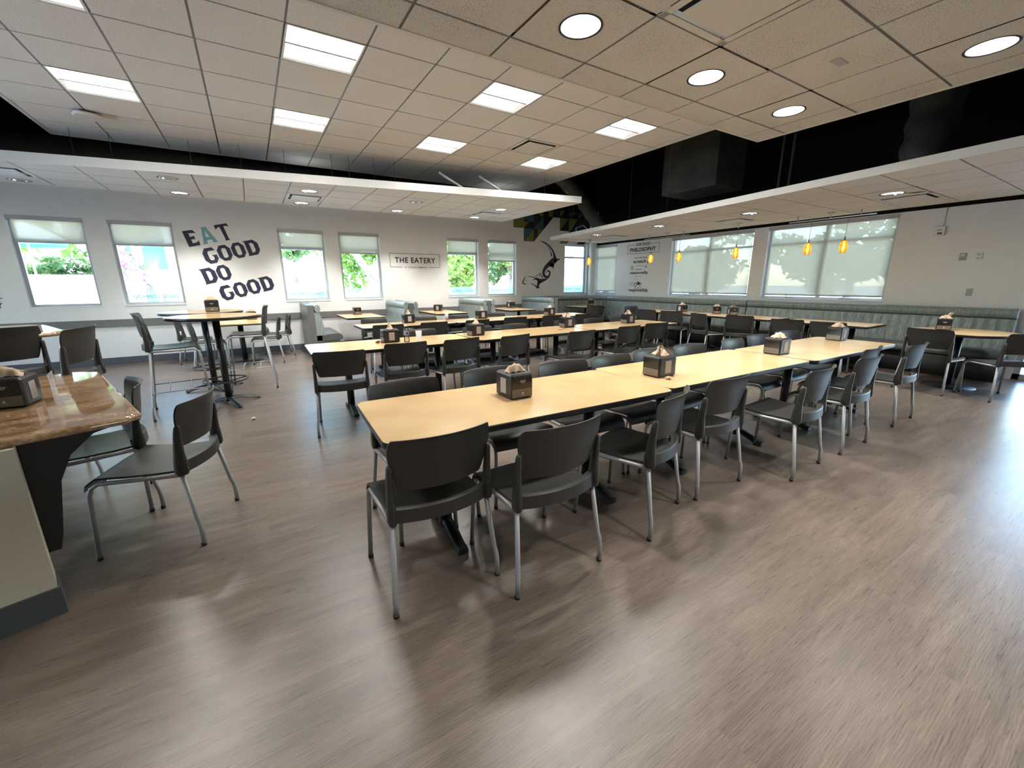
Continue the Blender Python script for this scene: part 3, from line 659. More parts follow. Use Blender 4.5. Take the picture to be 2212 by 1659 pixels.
# ---------------- tables ----------------
def base_T(r, x):
    c = MB(); c.tube([(x, 0, .04), (x, 0, .70)], .038, 16); c.box((x-.05, -.2, .695), (x+.05, .2, .712)); c.build('column', M['iron'], r)
    f = MB()
    for sy in (-1, 1):
        pts = [(0, .075), (.08, .07), (.16, .045), (.22, .022), (.27, .018)]; rows = []
        for (y, z) in pts: rows.append([(x-.03, sy*y, z-.012), (x-.026, sy*y, z+.02), (x+.026, sy*y, z+.02), (x+.03, sy*y, z-.012)])
        f.grid(rows); f.add([(x-.03, sy*.27, .006), (x+.03, sy*.27, .006), (x+.026, sy*.27, .038), (x-.026, sy*.27, .038)], [(0, 1, 2, 3)])
        f.lathe([(.02, 0), (.02, .02)], 10, mat=xf((x, sy*.25, 0)), cap=True)
    f.build('foot', M['iron'], r)
def make_table(L, W_, feet, name='dining_table', rad=.06):
    r = empty(name, label='x', cat='table')
    top = MB(); P = rrect(-L/2+.003, -W_/2+.003, L/2-.003, W_/2-.003, rad, 6); top.prism(P, .735, .75); top.build('tabletop', M['lam'], r)
    e = MB(); P0 = rrect(-L/2, -W_/2, L/2, W_/2, rad, 6); n = len(P0); rows = []
    for (o_, z) in ((.004, .7495), (0, .745), (0, .722), (-.010, .714)):
        Q = rrect(-L/2+max(-o_, 0)*1-0, -W_/2+max(-o_, 0), L/2-max(-o_, 0), W_/2-max(-o_, 0), rad, 6) if o_ <= 0 else rrect(-L/2+.0028, -W_/2+.0028, L/2-.0028, W_/2-.0028, rad, 6)
        rows.append([(p[0], p[1], z) for p in Q+[Q[0]]])
    e.grid(rows, False); e.prism(rrect(-L/2+.01, -W_/2+.01, L/2-.01, W_/2-.01, rad, 6), .713, .734); e.build('edge_band', M['edge'], r)
    for x in feet: base_T(r, x)
    return r
def place_tables(proto, lst, grp):
    for (x, y, a, lab) in lst: proto.place((x, y, 0), R(a), lab, grp)
P_t6 = Proto(make_table(1.83, .76, (-.53, .53)))
place_tables(P_t6, [(1.33, 2.03, -2.5, 'nearest maple-topped table with rounded corners, left end of the front row'), (3.15, 2.01, -1.2, 'middle maple-topped table of the front row, crumpled napkin on it'), (4.99, 1.96, -.4, 'right hand maple-topped table of the front row')], 'maple tables of the front row')
P_t6b = Proto(make_table(1.83, .80, (-.53, .53)))
place_tables(P_t6b, [(1.34, 4.80, -1, 'left table of the middle row, holding the bottle and clear cup'), (3.19, 4.79, 0, 'middle table of the middle row with a pencil on it'), (5.04, 4.78, 0, 'right hand table of the middle row')], 'maple tables of the middle row')
P_t5 = Proto(make_table(1.57, .74, (-.42, .42)))
place_tables(P_t5, [(2.17, 6.95, 0, 'left table of the back row, holding the cup of red drink'), (3.76, 6.94, 0, 'middle table of the back row'), (5.35, 6.94, 0, 'right hand table of the back row')], 'maple tables of the back row')
P_t4 = Proto(make_table(1.25, .76, (-.38,), rad=.03))
place_tables(P_t4, [(1.92, 9.33, 90, 'booth table under the fourth window, left of three'), (3.82, 9.33, 90, 'booth table below THE EATERY sign, middle of three'), (5.74, 9.33, 90, 'booth table below the sixth window, right of three')], 'booth tables along the back wall')
for (x, y, a, l, lab, ft) in ((8.13, 6.3, 90, 1.22, 'farthest wooden table along the right hand banquette', (-.3, .3)), (8.1, 4.72, 90, 1.75, 'wall table along the right banquette holding two dispensers', (-.5, .5)), (8.05, 3.04, 90, 1.24, 'nearest rectangular table along the right banquette, square right corner', (-.32, .32))):
    t_ = make_table(l, .76, ft, rad=.03); t_.location = (x, y, 0); t_.rotation_euler[2] = R(a); tag(t_, lab, 'table', 'rectangular tables along the right banquette')
def round_table(x, y, r_, h, kind, lab, name='round_table', ring=0, grp=None):
    root = empty(name, (x, y, 0), 0, lab, 'table', grp)
    MB().lathe([(.0005, h), (r_-.004, h)], 48, ).build('tabletop', M['lam'], root)
    MB().lathe([(r_-.004, h), (r_, h-.004), (r_, h-.028), (r_-.012, h-.034), (.0005, h-.034)], 48).build('edge_band', M['edge'], root)
    MB().tube([(0, 0, .03), (0, 0, h-.035)], .038, 20).build('column', M['iron'], root)
    if kind == 'disc': MB().lathe([(.0005, .03), (.10, .028), (.26, .012), (.27, 0)], 36).build('base_disc', M['iron'], root)
    else:
        f = MB()
        for k in range(4):
            mt = xf((0, 0, 0), PI/2*k+.35); rows = []
            for (q, z) in ((.0, .075), (.1, .065), (.22, .042), (.31, .026), (.34, .014)): rows.append([(q, -.028, z-.014), (q, -.02, z+.016), (q, .02, z+.016), (q, .028, z-.014)])
            f.grid(rows, mat=mt); f.lathe([(.018, 0), (.018, .02)], 8, mat=mt @ xf((.32, 0, 0)), cap=True)
        f.build('cross_base', M['iron'], root)
    if ring:
        g_ = MB(); pts = [(ring*math.cos(2*PI*k/28), ring*math.sin(2*PI*k/28), .30) for k in range(29)]; g_.tube(pts, .009, 6, cap=False)
        for k in range(3): a = 2*PI*k/3+.4; g_.tube([(0, 0, .27), (ring*math.cos(a), ring*math.sin(a), .30)], .007, 6)
        g_.build('foot_ring', M['iron'], root)
    return root
round_table(-.40, 5.97, .47, 1.07, 'x', 'front of the two tall round tables on the left', 'high_table', .23, 'tall round tables')
round_table(-.60, 7.00, .47, 1.07, 'x', 'rear of the two tall round tables, napkin dispenser on it', 'high_table', .23, 'tall round tables')
round_table(8.12, 9.08, .58, .75, 'disc', 'round table in the corner banquette')
round_table(8.02, 1.52, .53, .75, 'disc', 'round wooden table by the right hand edge of the picture')
t_ = empty('wall_table', (-.26, 9.30, 0), 0, 'square-cornered table against the back wall behind the tall tables', 'table')
MB().prism(rrect(-.378, -.658, .378, .658, .03), .735, .75).build('tabletop', M['lam'], t_); MB().prism(rrect(-.38, -.66, .38, .66, .03), .714, .7346).build('edge_band', M['edge'], t_)
MB().tube([(0, 0, .03), (0, 0, .714)], .045, 20).build('column', M['iron'], t_); MB().lathe([(.0005, .035), (.12, .03), (.30, .014), (.31, 0)], 36).build('base_disc', M['iron'], t_)

# ---------------- napkin dispensers and things on tables ----------------
def make_dispenser():
    r = empty('napkin_dispenser', label='x', cat='napkin dispenser'); w, d, h = .078, .095, .152
    b = MB(); b.rbox((-w, -d, 0), (w, d, h), .018, .010, n=4); b.build('body', M['edge'], r)
    for s_ in (-1, 1):
        MB().box((-w+.008, s_*(d+.0015), .062), (w-.012, s_*(d-.004), h-.022)).build('smoked_window', M['plate'], r)
        MB().box((-w+.008, s_*(d+.002), .010), (w-.012, s_*(d-.004), .062)).build('lower_plate', M['platelow'], r)
        MB().box((s_*(w+.0015), -.034, .028), (s_*(w-.004), .030, .120)).build('side_window', M['slotpaper'], r)
    lg = MB(); mt = xf((0, -d-.003, .105), 0, PI/2)
    for k in range(4): lg.lathe([(.0032, 0), (.0050, 0)], 10, mat=xf((-.0155+.0105*k, -d-.0026, .110), 0, PI/2))
    lg.box((-.012, -d-.0028, .099), (.012, -d-.0022, .1015)); lg.lathe([(.0002, 0), (.006, 0)], 14, mat=xf((0, -d-.0030, .036), 0, PI/2)); lg.box((-.014, -d-.003, .0245), (.014, -d-.0025, .0258)); lg.build('printed_mark', M['logo'], r)
    return r
def napkin_mesh(kind, seed):
    rnd = random.Random(seed); rows = []; n, m_ = 12, 9
    for i in range(n):
        u = i/(n-1)*2-1; row = []
        for j in range(m_):
            v = j/(m_-1)
            if kind == 'fan': x = u*.068*(1-.12*v); z = .050*(1-u*u*.80)*math.sin(PI*min(1, v*1.05)*.95+.1)+.004*math.sin(u*11+v*5); y = -.035+v*.055+.006*math.sin(u*7)
            elif kind == 'peak': x = u*.060*(1-.62*v); z = .066*v+.006*math.sin(u*8); y = .01*math.sin(u*3+v*3)+.012*math.cos(u*6)*v
            elif kind == 'tall': x = u*.022*(1-.3*v)+.05*v; z = .085*v; y = .008*math.sin(u*4)
            else: x = u*.04; z = .026*(1-u*u)*math.sin(PI*v)+.004; y = (v-.5)*.05
            row.append((x, y, z+rnd.uniform(-.0015, .0015)))
        rows.append(row)
    return MB().slab(rows, (0, .0012, .0006)).mesh('napkin', M['paper'])
nm = {k: napkin_mesh(k, i) for i, k in enumerate(('fan', 'peak', 'tall', 'low'))}
P_d = Proto(make_dispenser())
def disp(x, y, z, a, lab, nap, nlab=None, na=None):
    o = P_d.place((x, y, z), R(a), lab, 'black napkin dispensers')
    if nap:
        n_ = bpy.data.objects.new('napkin', nm[nap]); COL.objects.link(n_); n_.parent = o; n_.location = (0, 0, .150); n_.rotation_euler[2] = R(0 if na is None else na); n_['label'] = 'brown paper napkin poking out'
    return o
D0 = 'black napkin dispenser '
for a in ((1.30, 2.08, .75, 0, D0+'nearest to us, alone on the left front table', 'fan', 0), (2.50, 1.97, .75, 90, D0+'on the middle front table with a crumpled napkin at its foot', 'peak', -90), (4.20, 1.98, .75, 88, D0+'on the joint of the last two front tables', 'fan', -90), (5.74, 2.08, .75, 92, D0+'last on the front row, reflecting the windows', 'fan', -90),
    (1.32, 4.87, .75, 90, D0+'on the left middle-row table beside the water bottle', 'peak', 0), (2.45, 4.87, .75, 92, D0+'above the nearest dispenser, second of the middle row', 'low', 0), (4.06, 4.96, .75, 88, D0+'with a tall napkin beside the pencil, third of the middle row', 'peak', -90), (5.30, 4.88, .75, 88, D0+'at the right end of the middle row', 'peak', -90),
    (2.26, 7.08, .75, 90, D0+'first of the back row, behind the water bottle', 'peak', 0), (3.71, 7.12, .75, 90, D0+'second of the back row, right of the red drink', 'peak', 0), (5.28, 7.03, .75, 92, D0+'third of the back row, in front of the last booth bench', 'low', 0),
    (1.95, 9.72, .75, 0, D0+'on the left booth table under the fourth window', 'low', 30), (3.86, 9.68, .75, 50, D0+'on the middle booth table below THE EATERY sign', 'peak', 0), (5.98, 9.72, .75, 10, D0+'on the right booth table below the sixth window', 'peak', 0),
    (8.40, 9.20, .75, -30, D0+'on the round corner table', None, 0), (8.24, 6.0, .75, -8, D0+'on the farthest table of the right banquette', 'peak', 0), (8.32, 5.22, .75, -50, D0+'without a napkin, left of two on the right wall table', None, 0), (8.28, 4.84, .75, -40, D0+'with a big napkin, right of two on the right wall table', 'fan', 0),
    (8.12, 1.72, .75, -75, D0+'with a long upright napkin on the right hand round table', 'tall', 0), (-.47, 6.86, 1.07, 3, D0+'on the rear tall round table', 'fan', 0), (-.06, 9.62, .75, 10, D0+'on the wall table, its top just showing beyond the tall tables', 'fan', 0)):
    disp(*a[:6]) if False else disp(a[0], a[1], a[2], a[3], a[4], a[5], None, a[6])
def crumple(x, y, z, s_, m, name, lab, seed, cat='napkin'):
    rnd = random.Random(seed); v = []; n = 9
    rows = [[(s_*(1+.35*rnd.uniform(-1, 1))*math.sin(PI*(i+.5)/n)*math.cos(2*PI*j/12), s_*(1+.35*rnd.uniform(-1, 1))*math.sin(PI*(i+.5)/n)*math.sin(2*PI*j/12), s_*.62*(1-math.cos(PI*(i+.5)/n))) for j in range(12)] for i in range(n)]
    rows = [r+[r[0]] for r in rows]; mb = MB().grid(rows, False); mb.add([(0, 0, s_*1.2), *rows[-1][:12]], [(0, k+1, (k+1) % 12+1) for k in range(12)])
    zm = min(p[2] for p in mb.v); o = mb.build(name, m, None, (x, y, z-zm)); tag(o, lab, cat); return o
crumple(2.44, 1.835, .75, .020, M['paper'], 'crumpled_napkin', 'crumpled brown napkin at the foot of the second front dispenser', 3)
for k, (x, y) in enumerate(((1.17, 4.87), (1.20, 4.93), (1.225, 4.86))): crumple(x, y, .75, .02, M['paperred' if k != 1 else 'paper'], 'snack_wrapper', ('leftmost red-brown scrap', 'pale crumpled scrap between two red-brown ones', 'red-brown scrap touching the first middle-row dispenser')[k]+' left of the water bottle', 10+k, 'wrapper')
crumple(-.16, 5.08, 0, .022, M['paper'], 'paper_scrap', 'small pale paper scrap on the open floor near the tall tables', 31, 'scrap')
b = empty('water_bottle', (1.485, 4.76, .75), 0, 'clear plastic water bottle on the left table of the middle row', 'bottle')
MB().lathe([(.001, 0), (.030, .002), (.033, .012), (.031, .04), (.033, .05), (.030, .06), (.033, .075), (.033, .13), (.030, .145), (.018, .175), (.013, .185)], 20).build('bottle_body', M['clear'], b)
MB().lathe([(.0335, .085), (.0335, .13)], 20).build('printed_band', M['cup'], b); MB().lathe([(.0145, .185), (.0145, .2), (.001, .2)], 14).build('cap', M['whitebox'], b)
MB().box((-.012, -.0345, .095), (.012, -.034, .115)).build('dark_mark', M['navy'], b)
def cup(x, y, z, lab, s_=1.0, drink=False):
    c = empty('plastic_cup', (x, y, z), 0, lab, 'cup'); MB().lathe([(.001, .002), (.026*s_, 0), (.037*s_, .135*s_), (.0355*s_, .135*s_), (.025*s_, .004), (.001, .005)], 24).build('cup_wall', M['cup'], c)
    if drink: MB().lathe([(.001, .006), (.0245*s_, .006), (.0285*s_, .052), (.001, .052)], 20).build('drink', M['red'], c)
cup(1.60, 4.66, .75, 'clear frosted cup beside the water bottle on the middle row'); cup(3.02, 7.18, .75, 'clear cup holding a little red drink on the back row', .95, True)
o = MB().tube([(0, 0, .004), (.17, .05, .004)], .0035, 6).build('pencil', M['paperred'], None, (3.70, 4.72, .75)); tag(o, 'thin brown pencil lying left of the third middle-row dispenser', 'pencil')

# ---------------- booth benches and banquettes ----------------
def bench(x, lab, left, right):
    r = empty('booth_bench', (x, 0, 0), 0, lab, 'booth bench', 'booth benches along the back wall'); y0, y1 = 8.74, 10.14
    bk = MB()
    hw = .125 if (left and right) else .075
    bk.box((-.045, y0, .02), (.045, y1, 1.0)) if (left and right) else bk.box((-.09 if right else -.02, y0, .0), (.02 if right else .09, y1, 1.02)); bk.build('back_panel', M['panel'], r)
    for s_, on in ((-1, left), (1, right)):
        if not on: continue
        off = .045 if (left and right) else .02
        sec = [(off, .44), (off+.17, .44), (off+.16, .50), (off+.10, .88), (off, .88)]
        c = MB(); n = 28; rows = []
        for i in range(n+1):
            yy_ = y0+.01+(y1-y0-.02)*i/n; k_ = .006*abs(math.sin(PI*i/2)); rows.append([(s_*(off+.165-k_), yy_, .44), (s_*(off+.160-k_), yy_, .50), (s_*(off+.115-k_), yy_, .80), (s_*(off+.095-k_), yy_, .885), (s_*off, yy_, .885), (s_*off, yy_, .44), (s_*(off+.165-k_), yy_, .44)])
        c.grid(rows, False); c.add([rows[0][q] for q in range(6)], [tuple(range(6))]); c.build('back_cushion', M['vinyl'], r)
        t_ = MB(); pts = [(off+.01+.052+.052*math.cos(a), .955+.075*math.sin(a)) for a in [2*PI*q/14 for q in range(14)]]
        rows = [[(s_*px_, yy_, pz) for (px_, pz) in pts+[pts[0]]] for yy_ in (y0+.005, y1)]
        t_.grid(rows); t_.add([(s_*p[0], y0+.005, p[1]) for p in pts], [tuple(range(14))]); t_.build('head_roll', M['vinyl'], r)
        MB().box((s_*(off+.0), y0+.04, .0), (s_*(off+.42), y1, .33)).build('seat_base', M['panel'], r)
        st = MB(); sp_ = [(off+.10, .33), (off+.46, .33), (off+.475, .36), (off+.47, .42), (off+.44, .452), (off+.34, .462), (off+.15, .45), (off+.10, .44)]
        rows = [[(s_*a_, yy_, b_) for (a_, b_) in sp_+[sp_[0]]] for yy_ in (y0+.02, y1)]; st.grid(rows); st.add([(s_*a_, y0+.02, b_) for (a_, b_) in sp_], [tuple(range(8))]); st.build('seat_cushion', M['seatv'], r)
    return r
bench(.95, 'single booth bench at the left end, its dark side panel towards us', False, True)
bench(2.87, 'double booth bench between the left and middle booth tables', True, True)
bench(4.78, 'double booth bench between the middle and right booth tables', True, True)
bench(6.74, 'single booth bench at the right end, beside the corner banquette', True, False)
def sweep(path, lab, name='banquette'):
    r = empty(name, (path[0][0][0], path[0][0][1], 0), 0, lab, 'banquette', 'striped banquettes round the corner'); ox, oy = path[0][0]
    def sw(sec, ch=0):
        rows = []
        for i, ((x, y), (nx, ny)) in enumerate(path):
            k_ = ch*abs(math.sin(i*PI/6)); rows.append([(x-ox+nx*(d_-(k_ if d_ > .03 else 0)), y-oy+ny*(d_-(k_ if d_ > .03 else 0)), z) for (d_, z) in sec+[sec[0]]])
        m_ = MB().grid(rows, ch == 0); m_.add(rows[0][:-1], [tuple(range(len(sec)))]); m_.add(rows[-1][:-1], [tuple(range(len(sec)))]); return m_
    sw([(.01, 0), (.50, 0), (.52, .33), (.01, .33)]).build('seat_base', M['navy'] if False else M['dark'], r)
    sw([(.15, .332), (.58, .332), (.60, .36), (.595, .42), (.56, .452), (.42, .462), (.2, .45), (.15, .44)]).build('seat_cushion', M['seatv'], r)
    sw([(.012, .45), (.235, .45), (.225, .52), (.165, .87), (.012, .87)], .012).build('back_cushion', M['vinyl'], r)
    pts = [(.105+.085*math.cos(2*PI*q/14), .945+.072*math.sin(2*PI*q/14)) for q in range(14)]; sw(pts).build('head_roll', M['vinyl'], r)
    return r
def seg(p, q, nrm, step=.02):
    L = math.hypot(q[0]-p[0], q[1]-p[1]); n = max(2, int(L/step)); return [((p[0]+(q[0]-p[0])*i/n, p[1]+(q[1]-p[1])*i/n), nrm) for i in range(n+1)]
arc = [((8.42+.84*math.cos(a), 9.27+.84*math.sin(a)), (-math.cos(a), -math.sin(a))) for a in [PI/2-PI/2*i/60 for i in range(61)]]
sweep(seg((6.86, 10.11), (8.40, 10.11), (0, -1))+arc, 'striped teal banquette curving round the corner')
sweep(seg((9.26, 9.25), (9.26, 5.03), (-1, 0)), 'striped teal banquette below the philosophy lettering and middle window')
sweep(seg((9.26, 5.01), (9.26, 1.22), (-1, 0)), 'striped teal banquette along the right part of the wall')

# ---------------- granite counters ----------------
cr = R(18); cu_ = empty('granite_counter', (-.538, 2.557, 0), cr, 'glossy brown granite counter on a cream pony wall at the left edge', 'counter')
t_ = MB(); P = [(-1.3, -.02), (-.06, 0), (0, .06), (.0, 1.55), (-.10, 1.66), (-1.3, 1.66)]
def slabtop(P, z0, z1, parent, c=.012):
    n = len(P); mb = MB(); rows = []
    for (o_, z) in ((.0, z1), (0, z1), (.010, z1-.006), (.016, (z0+z1)/2), (.010, z0+.006), (0, z0), (0, z0)):
        Q = inset(P, -o_) if o_ else P; rows.append([(p[0], p[1], z) for p in Q+[Q[0]]])
    mb.grid(rows[1:-1]); mb.add([(p[0], p[1], z1) for p in P], [tuple(range(n))]); mb.add([(p[0], p[1], z0) for p in P], [tuple(reversed(range(n)))]); return mb.build('granite_top', M['granite'], parent)
slabtop(P, .785, .82, cu_)
pw = MB(); pw.box((-1.4, -.05, .13), (-.40, .10, .785)); pw.box((-1.4, .10, .13), (-.42, 1.5, .785)) if False else None; pw.build('pony_wall', M['cream'], cu_)
MB().box((-1.4, -.062, 0), (-.39, .112, .13)).build('rubber_base', M['base'], cu_)
br = MB(); prof = [(-.40, .785), (-.04, .785), (-.05, .765), (-.16, .74), (-.25, .66), (-.30, .55), (-.34, .30), (-.36, .22), (-.40, .22)]
n = len(prof); vs = [(p[0], .13, p[1]) for p in prof]+[(p[0], .17, p[1]) for p in prof]; br.add(vs, [tuple(range(n)), tuple(reversed(range(n, 2*n)))]+[(i, n+i, n+(i+1) % n, (i+1) % n) for i in range(n)]); br.box((-.9, .12, .22), (-.40, .18, .785)); br.build('support_bracket', M['iron'], cu_)
MB().box((-1.3, 1.30, 0), (-.9, 1.38, .785)).build('far_support', M['iron'], cu_)
c2 = empty('bar_counter', (-1.30, 4.69, 0), R(20), 'taller granite bar counter farther back at the left edge', 'counter')
slabtop([(-1.6, -.10), (-.10, -.02), (0, .08), (-.06, .95), (-.14, 1.1), (-1.6, 1.15)], 1.035, 1.07, c2); MB().box((-1.6, .35, 0), (-.55, .75, 1.035)).build('bar_base', M['cream'], c2); MB().box((-1.6, .335, 0), (-.535, .765, .12)).build('rubber_base', M['base'], c2)
disp(-1.13, 3.14, .82, -2, D0+'on the granite counter at the left edge, lit from behind', None)
for k, (a, z, l_) in enumerate(((-25, .155, 'upper'), (-38, .150, 'lower'))):
    o = MB().slab([[(x_*.03*(1 if k else .8)-.02*0-.11*v_, x_*.004+.01*k, .012+.05*v_+.006*math.sin(x_*3)) for x_ in (-1, -.5, 0, .5, 1)] for v_ in (0, .33, .66, 1)], (0, .002, .002)).build('folded_napkin', M['paper'], None, (-1.10, 3.16, .972)); tag(o, l_+' folded brown napkin leaning out of the granite counter dispenser', 'napkin')
hb = empty('acrylic_sign_holder', (-.99, 3.20, .82), R(10), 'clear acrylic stand beside the granite counter dispenser', 'stand')
MB().box((-.002, -.11, 0), (.002, .03, .15)).build('clear_panel', M['cup'], hb); MB().box((-.01, -.11, 0), (.05, .03, .004)).build('clear_foot', M['cup'], hb)

# ---------------- pendants ----------------
def rail(y0, y1, x, canopies, lab):
    r = empty('pendant_rail', (x, (y0+y1)/2, 2.41), 0, lab, 'light rail'); L = y1-y0
    MB().box((-.006, -L/2, -.008), (.006, L/2, .008)).build('rail_bar', M['chrome'], r)
    for c in canopies:
        yy_ = c[0]-(y0+y1)/2
        if c[1]: MB().lathe([(.001, .09), (.06, .088), (.06, .076), (.012, .072), (.010, -.01)], 20, mat=xf((0, yy_, 0))).build('canopy', M['chrome'], r)
        else: MB().tube([(0, yy_, .09), (0, yy_, -.01)], .008, 8).build('standoff', M['chrome'], r)
rail(6.02, 7.27, 8.3, ((6.61, True), (7.13, False), (6.18, False)), 'nickel rail carrying two amber pendants by the philosophy lettering')
rail(2.76, 3.99, 8.25, ((3.37, True), (3.86, False), (2.96, False)), 'nickel rail carrying two amber pendants before the nearest window')
def make_pendant():
    r = empty('pendant_lamp', label='x', cat='pendant lamp')
    MB().tube([(0, 0, .0), (0, 0, -.30)], .0028, 6).build('cord', M['chrome'], r); MB().lathe([(.001, -.29), (.010, -.30), (.012, -.34), (.022, -.36)], 14).build('socket', M['chrome'], r)
    MB().lathe([(.020, -.35), (.040, -.375), (.054, -.42), (.057, -.46), (.050, -.51), (.036, -.548)], 28).build('glass_shade', M['amber'], r)
    MB().lathe([(.001, -.36), (.012, -.38), (.019, -.45), (.014, -.51), (.001, -.53)], 14).build('bulb', M['bulb'], r); return r
P_p = Proto(make_pendant())
for (x, y, z, l) in ((7.8, 8.67, 2.40, 'amber glass pendant nearest the corner column'), (8.3, 7.04, 2.40, 'amber glass pendant in front of the philosophy lettering'), (8.3, 6.25, 2.40, 'amber glass pendant before the left edge of the middle window'), (8.05, 4.79, 2.40, 'single amber pendant before the right side of the middle window'), (8.25, 3.636, 2.40, 'amber pendant left of the centre bar of the nearest window'), (8.25, 3.118, 2.40, 'amber pendant right of the centre bar of the nearest window')):
    o = P_p.place((x, y, z), 0, l, 'amber pendants along the right wall')
for (x, y, l) in ((7.8, 8.67, 'ceiling canopy of the pendant nearest the corner'), (8.05, 4.79, 'ceiling canopy of the single middle pendant')):
    o = MB().lathe([(.001, .097), (.06, .095), (.06, .083), (.014, .078), (.010, 0)], 20).build('pendant_canopy', M['chrome'], None, (x, y, 2.40)); tag(o, l, 'light fitting')
# ---------------- lettering and murals on the walls ----------------
def decal(name, polys, m, parent, ext=.0012):
    cu = bpy.data.curves.new('t', 'CURVE'); cu.dimensions = '2D'; cu.fill_mode = 'BOTH'; cu.extrude = ext
    for P in polys:
        sp_ = cu.splines.new('POLY'); sp_.points.add(len(P)-1)
        for i, p in enumerate(P): sp_.points[i].co = (p[0], p[1], 0, 1)
        sp_.use_cyclic_u = True
    o = bpy.data.objects.new('t', cu); COL.objects.link(o); bpy.context.view_layer.update()
    me = bpy.data.meshes.new_from_object(o.evaluated_get(bpy.context.evaluated_depsgraph_get())); bpy.data.objects.remove(o)
    me.materials.clear(); me.materials.append(m); me.name = name
    ob = bpy.data.objects.new(name, me); COL.objects.link(ob); ob.parent = parent; return ob
def wall_root(name, lab, cat, right=False):
    r = empty(name, (WB-.0025, 0, 0) if right else (0, WA-.0025, 0), 0, lab, cat); r.rotation_euler = (PI/2, 0, -PI/2 if right else 0); return r
GL = {'E': ([[(0, 1.02), (.80, 1.0), (.98, .78), (.40, .83), (.40, .59), (.66, .61), (.74, .66), (.74, .38), (.66, .43), (.40, .43), (.40, .19), (.78, .21), (.95, .32), (.92, 0), (0, 0)]], .20),
 'A': ([[(.34, 1), (.74, 1), (.74, .92), (1.08, .06), (1.16, 0), (.78, 0), (.80, .06), (.76, .20), (.38, .20), (.36, .06), (.38, 0), (0, 0), (.10, .08), (.36, .90)], [(.54, .80), (.70, .38), (.44, .38)]], .225),
 'T': ([[(0, 1), (.94, 1), (1.02, .80), (.80, .86), (.66, .86), (.68, .08), (.76, 0), (.36, 0), (.42, .08), (.36, .86), (.20, .84), (.02, .74)]], .225),
 'G': ([[(0, .72), (.25, 1), (.80, 1), (.97, .79), (.45, .80), (.36, .70), (.36, .30), (.44, .20), (.64, .20), (.70, .28), (.70, .42), (.58, .51), (1.0, .50), (.96, .44), (1.0, .25), (.75, 0), (.26, 0), (0, .26)]], .225),
 'O': ([[(.27, 1), (.73, 1), (1, .73), (1, .27), (.73, 0), (.27, 0), (0, .27), (0, .73)], [(.40, .81), (.60, .81), (.68, .72), (.68, .28), (.60, .19), (.40, .19), (.32, .28), (.32, .72)]], .225),
 'D': ([[(-.06, 1), (.72, 1), (1, .73), (1, .26), (.74, 0), (-.02, 0), (.06, .08), (.06, .92)], [(.38, .81), (.56, .81), (.67, .70), (.67, .30), (.56, .19), (.38, .19)]], .235)}
r = wall_root('slogan_lettering', 'tilted EAT GOOD DO GOOD lettering, navy with one teal A', 'lettering')
an = R(13.7); e1 = Vector((math.cos(an), math.sin(an))); e2 = Vector((-math.sin(an), math.cos(an)))
def glyphs(word, bl, h, pitch, start=0):
    out = []
    for i, ch in enumerate(word):
        if ch == ' ': continue
        P, w = GL[ch]; o_ = Vector(bl)+e1*(pitch*(i+start)); out.append((ch, [[tuple(o_+e1*(p[0]*w)+e2*(p[1]*h)) for p in q] for q in P]))
    return out
letters = glyphs('E', (-.882, 2.106), .283, 0)+glyphs('A', (-.665, 2.163), .295, 0)+glyphs('T', (-.375, 2.228), .30, 0)+glyphs('GOOD', (.058, 1.965), .29, .243, -3)+glyphs('DO', (-.729, 1.417), .288, .252)+glyphs('GOOD', (.219, 1.263), .285, .243, -3)
for ch, P in letters: decal('letter', P, M['tealv'] if ch == 'A' else M['navy'], r)
r = wall_root('eatery_sign', 'THE EATERY AT DINING COMMONS lettering in a thin frame', 'lettering')
o = text_mesh('THE EATERY', M['blackv'], 1.02, r, height=.128, bold=.022, spacing=1.12); o.location = (3.518, 1.893, 0)
o = text_mesh('AT DINING COMMONS', M['greyv'], .56, r, height=.036, bold=.01, spacing=1.3); o.location = (3.518, 1.772, 0)
f_ = MB(); x0, x1, z0, z1, t_ = 2.887, 4.149, 1.789, 2.112, .010
for a in ((x0, z1-t_, x1, z1), (x0, z0, x0+t_, z1), (x1-t_, z0, x1, z1), (x0, z0, 3.18, z0+t_), (3.855, z0, x1, z0+t_)): f_.box((a[0], a[1], -.001), (a[2], a[3], .001))
f_.build('thin_frame', M['greyv'], r)
r = wall_root('wall_lettering', 'navy letters L and Y cut off by the left edge of the picture', 'lettering')
o = text_mesh('L', M['navy'], .055, r, height=.085, bold=.01); o.location = (-3.475, 1.215, 0); o = text_mesh('Y', M['navy'], .075, r, height=.085, bold=.01); o.location = (-3.50, 1.065, 0)
MB().box((-3.53, 1.17, -.001), (-3.465, 1.176, .001)).build('short_rule', M['greyv'], r)
